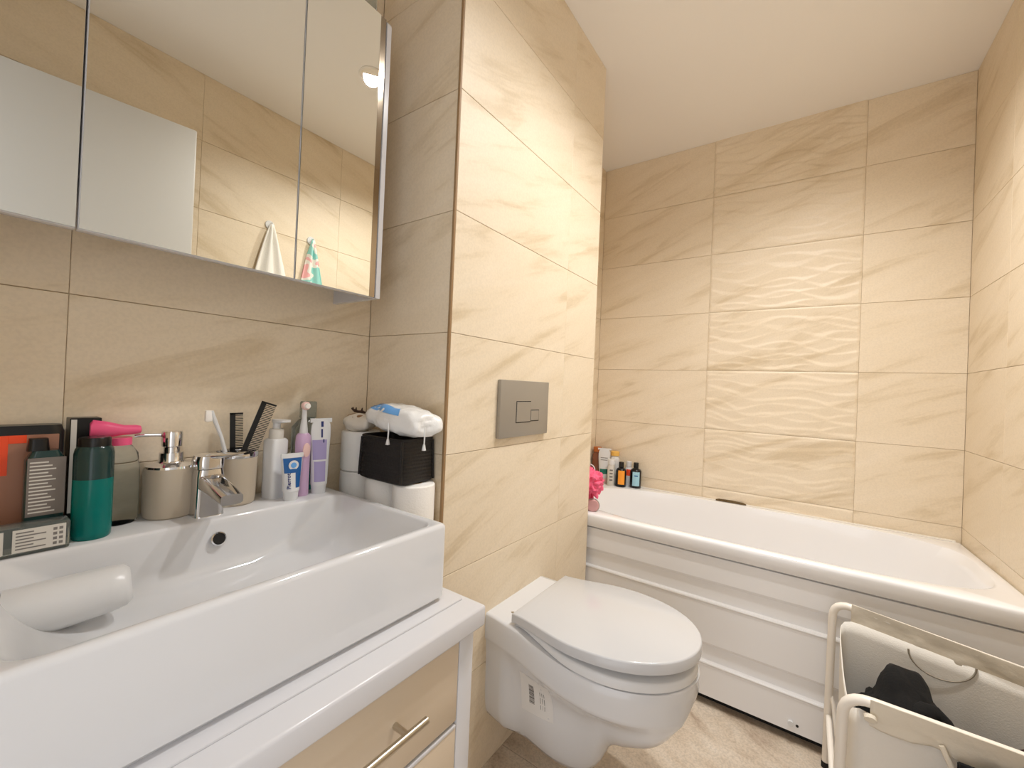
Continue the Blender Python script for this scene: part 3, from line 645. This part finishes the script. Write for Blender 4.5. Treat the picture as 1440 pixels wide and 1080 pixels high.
MB().tube([(-0.030, 0, 0.010), (-0.016, 0, 0.004), (0.0, 0, 0.003), (0.016, 0, 0.004), (0.034, 0, 0.002)], [0.0025, 0.004, 0.0035, 0.004, 0.002], 8).build('spine', BROWN, ht)
for x in (-0.026, -0.012, 0.014): MB().tube([(x, 0, 0.006), (x + 0.004, -0.002, 0.014)], [0.0025, 0.0012], 6).build('tooth', BROWN, ht)

# ------------------------------------------------------------------ flush plate
fp = thing('flush_plate', 'matt grey dual flush plate on the tiled boxing', 'flush plate', (CX, 0.333, 1.009))
MB().box((0.0, -0.133, -0.084), (0.013, 0.133, 0.084), 0.0025, 2).build('plate', GREYPL, fp)
def ring(y0, y1, z0, z1): return MB().box((0.0128, y0, z0), (0.01325, y1, z1))
b1 = MB().box((0.0125, -0.052, -0.040), (0.0148, 0.024, 0.020), 0.0008, 1).build('large_button', GREYPL, fp)
b2 = MB().box((0.0125, 0.0265, -0.038), (0.0148, 0.072, -0.007), 0.0008, 1).build('small_button', GREYPL, fp)
for nm, (y0, y1, z0, z1) in (('button_gap', (-0.0545, 0.0255, -0.0425, 0.0225)), ('button_gap', (0.0245, 0.0745, -0.0405, -0.0045))):
    ring(y0, y1, z0, z1).build(nm, RUBBER, fp, smooth=False)

# ------------------------------------------------------------------ wall-hung toilet
TY = 0.343
to = thing('toilet', 'white wall-hung toilet with closed lid below the flush plate', 'toilet', (CX, TY, 0.0))
def hw_top(x):
    L0, L1, wm = 0.316, 0.842, 0.180
    if x < 0.58:
        return interp([(0.316, 0.153), (0.40, 0.160), (0.58, wm)], x)
    u = (x - 0.58) / (L1 - 0.58); return wm * math.sqrt(max(0.0, 1 - u ** 2.3))
zb_t = [(0.316, 0.145), (0.40, 0.112), (0.47, 0.082), (0.53, 0.072), (0.58, 0.080), (0.62, 0.115), (0.65, 0.175), (0.70, 0.205), (0.77, 0.245), (0.81, 0.295), (0.835, 0.350), (0.842, 0.375)]
wm_t = [(0.316, 0.151), (0.372, 0.152), (0.395, 0.128), (0.50, 0.118), (0.58, 0.104), (0.65, 0.115), (0.72, 0.122), (0.78, 0.105), (0.842, 0.05)]
wb_t = [(0.316, 0.125), (0.37, 0.115), (0.42, 0.085), (0.52, 0.068), (0.58, 0.058), (0.64, 0.050), (0.72, 0.060), (0.79, 0.055), (0.842, 0.03)]
xs = [0.316 + (0.842 - 0.316) * k / 44 for k in range(45)]
xs = xs[:-3] + [xs[-3], 0.822, 0.829, 0.834, 0.838, 0.8405, 0.8417]
zt_t = [(0.316, 0.440), (0.40, 0.435), (0.50, 0.419), (0.65, 0.404), (0.75, 0.402), (0.842, 0.402)]
loops = []
for x in xs:
    ZT = spline(zt_t, x)
    h = max(hw_top(x), 0.004); zb = spline(zb_t, x); wm_ = min(spline(wm_t, x), h * 0.93); wb_ = min(spline(wb_t, x), wm_ * 0.9)
    zrim = ZT - 0.072
    zrim = max(zrim, zb + 0.008)
    half = [(0.0, ZT), (h * 0.45, ZT), (h * 0.9, ZT), (h - 0.003 if h > 0.02 else h * 0.97, ZT - 0.001), (h, ZT - 0.006), (h, ZT - 0.03), (h * 0.995, zrim + 0.008), (h * 0.985, zrim), (h * 0.96, zrim - 0.006)]
    zm0 = zrim - 0.010
    n = 10
    pw = interp([(0.316, 0.25), (0.38, 0.25), (0.45, 0.8), (0.60, 0.9), (0.70, 1.3), (0.842, 1.3)], x)
    for k in range(1, n + 1):
        u = k / n; z = zm0 + (zb - zm0) * (1 - (1 - u) ** 1.25 if u < 1 else 1)
        a0 = h * 0.955
        if u < 0.25: wv = a0 + (wm_ - a0) * (u / 0.25) ** 0.7
        else: v = (u - 0.25) / 0.75; wv = wm_ + (wb_ - wm_) * v ** (1.6 if x > 0.4 else 3.5)
        half.append((wv, z))
    half += [(wb_ * 0.7, zb - 0.004), (wb_ * 0.35, zb - 0.006), (0.0, zb - 0.007)]
    full = [(x - CX, y, z) for y, z in half] + [(x - CX, -y, z) for y, z in half[-2:0:-1]]
    loops.append(full)
MB().loft(loops).build('bowl', CERAMIC, to, angle=55)
def d_outline(x0, x1, wb0, wmax, xm, N=40, sc_=1.0):
    pts = []
    for k in range(N + 1):
        t = k / N; x = x0 + (x1 - x0) * (1 - math.cos(math.pi / 2 * t)) if False else x0 + (x1 - x0) * math.sin(math.pi / 2 * t)
        if x < xm: wv = interp([(x0, wb0), (xm, wmax)], x)
        else: u = (x - xm) / (x1 - xm); wv = wmax * math.sqrt(max(0, 1 - u ** 2.15))
        pts.append((x, wv))
    return [(x - CX, -wv) for x, wv in pts] + [(x - CX, wv) for x, wv in reversed(pts[:-1])]
def slab_d(o, f0, f1, r=0.004):
    c = (0.30, 0.0)
    def lp_(d, f, dz): return [(c[0] + (x - c[0]) * (1 - d / 0.23), y * (1 - d / 0.18), f(x + CX) + dz) for x, y in o]
    return MB().loft([lp_(r, f0, 0), lp_(0, f0, r * 0.6), lp_(0, f1, -r), lp_(r * 0.35, f1, -r * 0.3), lp_(r, f1, 0)])
slab_d(d_outline(0.412, 0.838, 0.142, 0.180, 0.60), lambda x: spline(zt_t, x) + 0.001, lambda x: 0.4405 - 0.0165 * (x - 0.41) / 0.43, 0.006).build('seat', PLASTW, to, angle=50)
slab_d(d_outline(0.402, 0.844, 0.150, 0.184, 0.60), lambda x: 0.4415 + 0.007 * (x - 0.40) / 0.44, lambda x: 0.467 + 0.011 * (x - 0.40) / 0.44, 0.004).build('lid', mat('toilet_lid_plastic', (198, 199, 201), 0.16, coat=0.2), to, angle=50)
for s in (-1, 1): MB().lathe([(0.0005, 0.430), (0.011, 0.430), (0.011, 0.455), (0.0005, 0.455)], 20, c=(0.108, s * 0.075)).build('hinge', PLASTW, to)
MB().lathe([(0.0005, 0), (0.004, 0), (0.004, 0.0012), (0.0005, 0.0012)], 14, c=(0.055, -0.10)).build('cover_cap', STEEL, to, loc=(0, 0, 0.4375))
# sticker on the side of the pan
def side_y(x, z):
    k = min(range(len(xs)), key=lambda i: abs(xs[i] - x)); half = loops[k][:22]
    best = None
    for (a, ya, za), (b, yb, zb2) in zip(half, half[1:]):
        if za >= z >= zb2 and za > zb2: t = (za - z) / (za - zb2); best = ya + (yb - ya) * t
    return -(best if best else 0.1)
def sfn(i, j): x, z = 0.425 + 0.095 * i, 0.315 - 0.11 * j - 0.0 * i; return (x - CX, side_y(x, z) - 0.0006, z)
st = MB().grid(sfn, 6, 6).build('sticker', mat('white_sticker', (222, 221, 219), 0.3), to, label='white barcode sticker on the pan side')
mbp = MB()
wds = [1, 2, 1, 1, 3, 1, 2, 2, 1, 3, 1, 1, 2, 1]; zc = 0.288
for k, wv in enumerate(wds):
    dz = 0.0016 * wv
    x0, x1 = 0.450, 0.466; ym = min(side_y(0.45, zc), side_y(0.466, zc)) - 0.0012
    mbp.add([(x0 - CX, side_y(x0, zc) - 0.0011, zc), (x1 - CX, side_y(x1, zc) - 0.0011, zc), (x1 - CX, side_y(x1, zc - dz) - 0.0011, zc - dz), (x0 - CX, side_y(x0, zc - dz) - 0.0011, zc - dz)], [(0, 1, 2, 3)]); zc -= dz + 0.0014
o = mbp.build('barcode', GREYTXT, st, smooth=False); o['kind'] = 'stuff'
mbp = MB()
for k in range(5):
    x0 = 0.484 + 0.003 * k
    for z0, z1 in ((0.280, 0.268), (0.264, 0.246), (0.242, 0.230)):
        if k in (1, 3): continue
        mbp.add([(x0 - CX, side_y(x0, z0) - 0.0011, z0), (x0 + 0.0015 - CX, side_y(x0 + 0.0015, z0) - 0.0011, z0), (x0 + 0.0015 - CX, side_y(x0 + 0.0015, z1) - 0.0011, z1), (x0 - CX, side_y(x0, z1) - 0.0011, z1)], [(0, 1, 2, 3)])
o = mbp.build('small_print', GREYTXT, st, smooth=False); o['kind'] = 'stuff'

# ------------------------------------------------------------------ bathtub
BYF = 0.850
tubb = thing('bathtub', 'white built-in bathtub with ridged front panel along tiled wall', 'bathtub', (0, 0, 0))
X0, X1, Y0, Y1 = 0.004, 1.535, BYF, 1.609
tc_ = ((X0 + X1) / 2, (Y0 + Y1) / 2); TA, TB = (X1 - X0) / 2, (Y1 - Y0) / 2
tz = lambda y: -0.028 * (y - 0.85) / 0.76
base_l = rrect(tc_[0], tc_[1], TA, TB, 0.012, 0, m=50, k=5)
TCX, TCY = 0.77, 1.2295
ANG = [math.atan2(y - TCY, x - TCX) for x, y, _ in base_l]
def rl(dx, z): return [(x, y, z + tz(y)) for x, y, _ in rrect(tc_[0], tc_[1], TA - dx, TB - dx, 0.012, 0, m=50, k=5)]
def ol(t, z, extra=0.0):
    l = []
    aL, aR, b = (0.655 + extra) * (1 - 0.10 * t - 0.35 * t ** 6), (0.725 + extra) * (1 - 0.34 * t - 0.22 * t ** 6), (0.335 + extra) * (1 - 0.17 * t - 0.42 * t ** 6)
    for th in ANG:
        c, s = math.cos(th), math.sin(th)
        a, n = (aL, 2.6) if c < 0 else (aR, 4.0 - 1.4 * t)
        r = 1 / ((abs(c) / a) ** n + (abs(s) / b) ** n) ** (1 / n); y = TCY + r * s
        l.append((TCX + r * c, y, z + tz(y)))
    return l
RZ = 0.572
loops = [rl(0.0105, 0.521), rl(0.003, 0.521), rl(0.0, 0.524), rl(0.0, 0.560), rl(0.001, 0.566), rl(0.004, 0.570), rl(0.009, RZ), ol(0, RZ, 0.012), ol(0, RZ - 0.002, 0.005)]
for k in range(1, 23):
    t = k / 22; loops.append(ol(t, RZ - 0.006 - 0.40 * math.sin(math.pi / 2 * t) ** 0.9))
MB().loft(loops, cap0=False).build('tub', ACRYL, tubb, angle=55)
prof = [(0.516, 0.868), (0.513, 0.862), (0.431, 0.862), (0.419, 0.872), (0.362, 0.872), (0.359, 0.8600), (0.355, 0.8585), (0.351, 0.8600), (0.349, 0.862), (0.215, 0.862), (0.203, 0.872), (0.152, 0.872), (0.149, 0.8600), (0.145, 0.8585), (0.141, 0.8600), (0.139, 0.862), (0.034, 0.862), (0.034, 0.882), (0.516, 0.882)]
MB().loft([[(x, y, z) for z, y in prof] for x in (0.02, 1.534)]).build('front_panel', ACRYL, tubb, angle=25)
MB().box((0.33, 0.90, 0.0), (1.53, 0.94, 0.10)).build('base_frame', RUBBER, tubb, smooth=False)
for x in (0.45, 1.40):
    for y in (1.0, 1.45): MB().tube([(x, y, 0.0), (x, y, 0.19)], 0.014, 10).build('foot', STEEL, tubb)
MB().tube([(1.020, 0.864, 0.062), (1.020, 0.853, 0.062)], 0.008, 12).build('panel_clip', PLASTW, tubb)
MB().tube([(1.037, 0.864, 0.058), (1.037, 0.8605, 0.058)], 0.004, 10).build('screw_hole', RUBBER, tubb)
MB().tube([(x, 1.606, RZ + tz(1.606) - 0.001) for x in [0.02 + 0.1 * k for k in range(16)]], 0.0055, 8).build('sealant_bead', SEAL, tubb)
MB().tube([(0.668 + 0.015 * k, 1.604 - 0.002 * math.sin(k), RZ + tz(1.6) + 0.0015) for k in range(10)], [0.004, 0.009, 0.0095, 0.010, 0.0095, 0.010, 0.009, 0.0085, 0.008, 0.003], 8).build('mouldy_sealant', MOULD, tubb, label='brown mouldy stretch of sealant')
MB().lathe([(0.0005, 0.0), (0.028, 0.0), (0.030, 0.002), (0.026, 0.006), (0.0005, 0.006)], 28).build('drain', CHROME, tubb, loc=(0.42, 1.22, RZ - 0.406 + tz(1.22)))

# ------------------------------------------------------------------ bottles on the tub corner
BZ = lambda y: RZ + tz(y)
def bottle(name, label, x, y, r, h, hn, bm_, cm, capr=None, capm=None, oval=1.0, cat='bottle', group=None, rz=0.0, caph=0.028):
    t = thing(name, label, cat, (x, y, BZ(y)), rz, group)
    MB().loft([rloop(0, 0, r * 0.92 * oval, r * 0.92, 2.4, 0, 32), rloop(0, 0, r * oval, r, 2.4, 0.003, 32), rloop(0, 0, r * oval, r, 2.4, h - 0.02, 32), rloop(0, 0, r * 0.85 * oval, r * 0.85, 2.2, h - 0.010, 32), rloop(0, 0, hn, hn, 2, h - 0.002, 32), rloop(0, 0, hn, hn, 2, h, 32)]).build('body', bm_, t, angle=50)
    cr = capr or hn * 1.15
    MB().lathe([(0.0005, h), (cr, h), (cr, h + caph - 0.002), (cr * 0.9, h + caph), (0.0005, h + caph)], 24).build('cap', capm or cm, t)
    return t
def wrap_label(t, r, z0, z1, a0, a1, m, nm='label', oval=1.0):
    def fn(i, j):
        a = a0 + (a1 - a0) * i; c, s = math.cos(a), math.sin(a); n = 2.4
        rr_ = 1 / ((abs(c) / (r * oval)) ** n + (abs(s) / r) ** n) ** (1 / n) + 0.0006
        return (rr_ * c, rr_ * s, z0 + (z1 - z0) * j)
    return MB().grid(fn, 10, 2).build(nm, m, t)
VA = -1.24   # direction a label faces: towards the middle of the room
b = bottle('dark_bottle', 'black bottle with orange label on the bathtub corner', 0.200, 1.520, 0.027, 0.108, 0.012, BLACKP, BLACKP, 0.0135)
wrap_label(b, 0.027, 0.016, 0.092, VA - 0.55, VA + 0.75, ORANGEL)
b = bottle('dark_bottle', 'black bottle with pale blue label on the bathtub corner', 0.268, 1.563, 0.029, 0.110, 0.012, BLACKP, BLACKP, 0.0135)
wrap_label(b, 0.029, 0.014, 0.090, VA - 0.6, VA + 0.7, BLUEL)
lbl = wrap_label(b, 0.0294, 0.066, 0.072, VA - 0.25, VA + 0.35, BLUE, 'print_line')
b = bottle('small_bottle', 'white-capped pale bottle standing between the two black bottles', 0.222, 1.580, 0.021, 0.110, 0.012, PLASTW, PLASTW, 0.015, PLASTW)
wrap_label(b, 0.021, 0.06, 0.095, VA - 0.6, VA + 0.6, ORANGE)
b = bottle('shampoo_bottle', 'clear whitish bottle with printed front beside orange-labelled bottle', 0.150, 1.502, 0.024, 0.118, 0.018, LABELW, LABELW, 0.020, PLASTW, oval=0.8)
for k in range(4): wrap_label(b, 0.0244, 0.03 + 0.018 * k, 0.038 + 0.018 * k, VA - 0.3, VA + 0.4, GREYTXT, 'print_line', 0.8)
b = bottle('lotion_bottle', 'white bottle with yellow cap at the tub corner', 0.140, 1.577, 0.026, 0.160, 0.018, PLASTW, YELLOW, 0.024, YELLOW, caph=0.024)
b = squeeze_tube('cream_tube', 'white squeeze tube with green band standing on its cap', (0.088, 1.545, BZ(1.52)), VA, 0.024, 0.037, 0.196, 0.030, PLASTW, PALEP)
tube_decal(b, 0.024, 0.037, 0.196, 0.030, 0.052, 0.080, -0.95, 0.95, GREENL, 'green_band')
for k in range(2): tube_decal(b, 0.024, 0.037, 0.196, 0.030, 0.128 + 0.012 * k, 0.132 + 0.012 * k, -0.6, 0.6, GREYTXT, 'print_line')
b = bottle('amber_bottle', 'orange-brown bottle behind the cream tube at tub corner', 0.034, 1.570, 0.027, 0.17, 0.02, AMBER, AMBER, 0.023, mat('amber_cap', (176, 96, 40), 0.4))
# chrome hand shower hook behind the sponge
lf = thing('bath_sponge', 'bright pink mesh bath sponge at the corner of the bathtub', 'sponge', (0.287, 0.912, 0.585))
def fl_fn(seed, R):
    def fn(i, j):
        th = 2 * math.pi * i; ph = math.pi * (j - 0.5); p = Vector((math.cos(th) * math.cos(ph), math.sin(th) * math.cos(ph), math.sin(ph)))
        ru = abs(noise.noise(p * 3.2 + Vector((seed, 0, 0)))) * 0.5 + abs(noise.noise(p * 7 + Vector((0, seed, 0)))) * 0.25
        return p * R * (0.78 + ru)
    return fn
MB().grid(fl_fn(4.4, 0.058), 72, 36).build('mesh_ball', LOOFAH, lf, loc=(0, 0, 0.10), angle=70)
MB().grid(lambda i, j: (0.01 + (0.020 + 0.012 * j) * math.sin(i * 9.0) * 0.5 + 0.02 * (i - 0.5), -0.01 + 0.012 * math.cos(i * 11), 0.075 - 0.075 * j), 30, 8).build('ribbon', LOOFAH, lf)
MB().tube(arc((0.0, 0.152), 0.022, -60, 240, 16, 'XZ', 0.0), 0.0022, 6).build('cord', PLASTW, lf)
pu = thing('pumice_disc', 'round greyish pink scrubbing disc leaning at bathtub rim', 'scrubber', (0.316, 0.888, RZ - 0.002))
d0 = MB().lathe([(0.0005, -0.008), (0.022, -0.008), (0.026, -0.004), (0.026, 0.004), (0.022, 0.008), (0.0005, 0.008)], 32, axis='X').build('disc', mat('greyish_pink', (196, 150, 148), 0.5), pu, loc=(0, 0, 0.026)); d0.rotation_euler = (0, 0, -1.1)
MB().tube(arc((0.0, 0.0), 0.0262, 0, 360, 28, 'YZ', 0.0)[:-1], 0.003, 8, closed=True).build('edge_ring', mat('grey_ring', (150, 140, 132), 0.3), d0)

# ------------------------------------------------------------------ laundry hamper
hm = thing('laundry_hamper', 'white tube-framed fabric laundry hamper in front of bathtub', 'hamper', (1.30, 0.58, 0.0))
O = Vector((1.30, 0.58, 0))
def rel(pts): return [tuple(Vector(p) - O) for p in pts]
def rounded(pts, r=0.045, n=6):
    out = [Vector(pts[0])]
    for a, b, c in zip(pts, pts[1:], pts[2:]):
        a, b, c = Vector(a), Vector(b), Vector(c); p, q = b + (a - b).normalized() * r, b + (c - b).normalized() * r
        for k in range(n + 1):
            t = k / n; out.append(p * (1 - t) ** 2 + b * 2 * t * (1 - t) + q * t * t)
    return out + [Vector(pts[-1])]
rear = rounded([(1.108, 0.822, 0.004), (1.110, 0.790, 0.498), (1.515, 0.725, 0.468), (1.515, 0.775, 0.004)])
front = rounded([(1.106, 0.405, 0.004), (1.110, 0.350, 0.486), (1.512, 0.345, 0.484), (1.512, 0.405, 0.004)])
for nm, p in (('rear_frame', rear), ('front_frame', front)):
    fr = MB().tube(rel(p), 0.0098, 14).build(nm, WMETAL, hm)
    for q in (p[0], p[-1]): MB().tube(rel([q - Vector((0, 0, 0.004)), q + Vector((0, 0, 0.014))]), 0.0112, 12).build('foot_cap', RUBBER, fr)
for x in (1.110, 1.513):
    MB().tube(rel([(x, 0.80, 0.16), (x, 0.39, 0.16)]), 0.007, 10).build('cross_bar', WMETAL, hm)
MB().tube(rel([(1.112, 0.812, 0.23), (1.120, 0.795, 0.20), (1.128, 0.772, 0.13)]), 0.005, 8).build('latch', WMETAL, hm)
def bag_top(x, y):
    u = (y - 0.36) / (0.775 - 0.36); u = min(1, max(0, u))
    zr = 0.466 - 0.075 * (x - 1.11); zf = 0.462
    return zf + (zr - zf) * u - 0.06 * math.sin(math.pi * u) ** 0.7
NB = 120
def bl(a, b, z, ztop=False):
    l = []
    for x, y, _ in rloop(1.312, 0.563, a, b, 16, 0, NB):
        ysk = y - 0.055 * max(0, (y - 0.563) / 0.2) * (x - 1.11) / 0.4
        l.append(tuple(Vector((x, ysk, bag_top(x, y) if ztop else z)) - O))
    return l
bgl = [bl(0.01, 0.01, 0.075), bl(0.16, 0.17, 0.072), bl(0.178, 0.190, 0.078), bl(0.184, 0.198, 0.16), bl(0.186, 0.205, 0.30)]
low = bl(0.186, 0.205, 0.30); top = bl(0.187, 0.213, 0, True)
for k in range(1, 6):
    t = k / 5; bgl.append([tuple(Vector(p) * (1 - t) + Vector(q) * t) for p, q in zip(low, top)])
shell(MB().loft(bgl, cap0=True, cap1=False).build('fabric_bag', FABRIC, hm, angle=60), 0.0016)
def hem(p0, p1, drop, dy, nm, seed):
    p0, p1 = Vector(p0), Vector(p1)
    def fn(i, j):
        p = p0 * (1 - i) + p1 * i; wv = noise.noise(Vector((i * 9, j * 2, seed))) * 0.008 + noise.noise(Vector((i * 30, j * 5, seed))) * 0.003
        yb = dy * (0.011 if j < 0.25 else 0.011 - 0.004 * j) + wv * j
        return p + Vector((0, yb, 0.011 * math.cos(min(1, j * 4) * math.pi / 2) - drop * max(0, j - 0.1) * (0.92 + 0.14 * noise.noise(Vector((i * 6, 3, seed)))))) - O
    o = MB().grid(fn, 40, 12).build(nm, HEM, hm, angle=70); shell(o, 0.0012)
    return o
hem((1.150, 0.784, 0.498), (1.495, 0.729, 0.470), 0.055, -1, 'rear_hem', 2.0)
hem((1.150, 0.3495, 0.486), (1.495, 0.3455, 0.484), 0.050, -1, 'front_hem', 5.0)
ha = MB().tube(rel([(1.150, 0.336, 0.466), (1.150, 0.330, 0.462)]), 0.010, 12).build('hem_end', HEM, hm)
MB().tube(rel([(1.248, 0.334, 0.462), (1.254, 0.330, 0.448), (1.264, 0.328, 0.425), (1.285, 0.328, 0.385), (1.330, 0.328, 0.36), (1.39, 0.328, 0.37), (1.42, 0.330, 0.41), (1.43, 0.334, 0.46)]), 0.0042, 8).build('strap_handle', HEM, hm)
MB().tube(rel([(1.322 + 0.060 * math.cos(a), 0.7335, 0.448 + 0.052 * math.sin(a)) for a in [math.pi * (1 + k / 16) for k in range(17)]]), 0.0022, 6).build('seam_loop', mat('seam_grey', (150, 142, 128), 0.9), hm)
def heap(name, label, loc, R, m, seed):
    t = thing(name, label, 'clothes', loc)
    def fn(i, j):
        th = 2 * math.pi * i; ph = math.pi * (j - 0.5); p = Vector((math.cos(th) * math.cos(ph), math.sin(th) * math.cos(ph), math.sin(ph)))
        d = 1 + 0.30 * noise.noise(p * 1.7 + Vector((seed, 0, 0))) + 0.10 * noise.noise(p * 5 + Vector((0, seed, 0)))
        sx = abs(p.x) ** 0.75 * (1 if p.x > 0 else -1); sy = abs(p.y) ** 0.75 * (1 if p.y > 0 else -1)
        return Vector((sx * R[0] * d, sy * R[1] * d, p.z * R[2] * d + R[2]))
    MB().grid(fn, 64, 32).build('folded_cloth', m, t, angle=80)
    sl = [Vector((R[0] * (-0.75 + 1.5 * k / 10), R[1] * (-0.30 + 0.14 * math.sin(k * 0.9 + seed)), 0)) for k in range(11)]
    for p in sl:
        q = max(0.0, 1 - (p.x / R[0]) ** 2 - (p.y / R[1]) ** 2); p.z = R[2] * (1 + math.sqrt(q)) * 0.97 - 0.004
    MB().tube(sl, [0.012 + 0.010 * math.sin(math.pi * k / 10) for k in range(11)], 12).build('sleeve', m, t, angle=80)
    return t
heap('laundry_pile', 'black clothes heaped inside the white hamper', (1.248, 0.575, 0.082), (0.098, 0.138, 0.170), BLACKC, 1.3)
heap('laundry_garment', 'dark maroon garment low in the white hamper beside black clothes', (1.425, 0.54, 0.082), (0.056, 0.13, 0.135), MAROON, 6.2)
dg = thing('hanging_garment', 'black garment hanging over the front of the white hamper', 'clothes', (1.40, 0.318, 0.20))
shell(MB().grid(lambda i, j: Vector((-0.136 + 0.24 * i, -0.004 - 0.010 * math.sin(i * 9) * j, 0.255 - 0.25 * j)), 30, 16).build('drape', BLACKC, dg, angle=80), 0.003)
MB().tube([(-0.134, -0.004, 0.252), (-0.03, -0.006, 0.254), (0.05, 0.0, 0.254), (0.103, -0.008, 0.252)], 0.005, 8).build('waistband', BLACKC, dg)

# ------------------------------------------------------------------ hooks and towels on the right wall (seen in the mirror)
def hook_towel(y, z, m, label_t, label_h, half, seed):
    h = thing('wall_hook', label_h, 'hook', (RIGHT, y, z))
    MB().lathe([(0.0005, 0), (0.022, 0), (0.023, -0.003), (0.021, -0.007), (0.0005, -0.008)], 28, axis='X').build('disc', PLASTW, h)
    MB().tube([(-0.006, 0, 0.004), (-0.022, 0, -0.006), (-0.028, 0, 0.0), (-0.029, 0, 0.008)], 0.0035, 8).build('prong', PLASTW, h)
    t = thing('hand_towel', label_t, 'towel', (RIGHT - 0.022, y, z - 0.56))
    def fn(i, j):
        d = 0.555 * j; wv = 0.006 + half * min(1, (d / 0.24) ** 0.85) * (1 if d < 0.24 else 1 + 0.18 * (d - 0.24))
        a = (i - 0.5) * 2; fold = 0.010 * math.sin(a * 7 + seed) * min(1, d / 0.1 + 0.2)
        return Vector((-0.004 + fold - 0.006 * (1 - abs(a)), a * wv + 0.012 * j, 0.558 - d))
    shell(MB().grid(fn, 40, 30).build('cloth', m, t, angle=80), 0.006)
    MB().tube([(0.0, -0.004, 0.552), (-0.001, -0.006, 0.566), (-0.001, 0.006, 0.566), (0.0, 0.004, 0.552)], 0.0022, 6).build('loop', m, t)
hook_towel(0.247, 1.825, TOWELW, 'white terry hand towel hanging from wall hook, seen in mirror', 'round white stick-on hook holding the white towel', 0.068, 0.4)
hook_towel(0.460, 1.812, TOWELP, 'aqua and pink printed towel hanging from wall hook, seen in mirror', 'round white stick-on hook holding the aqua towel', 0.055, 1.9)
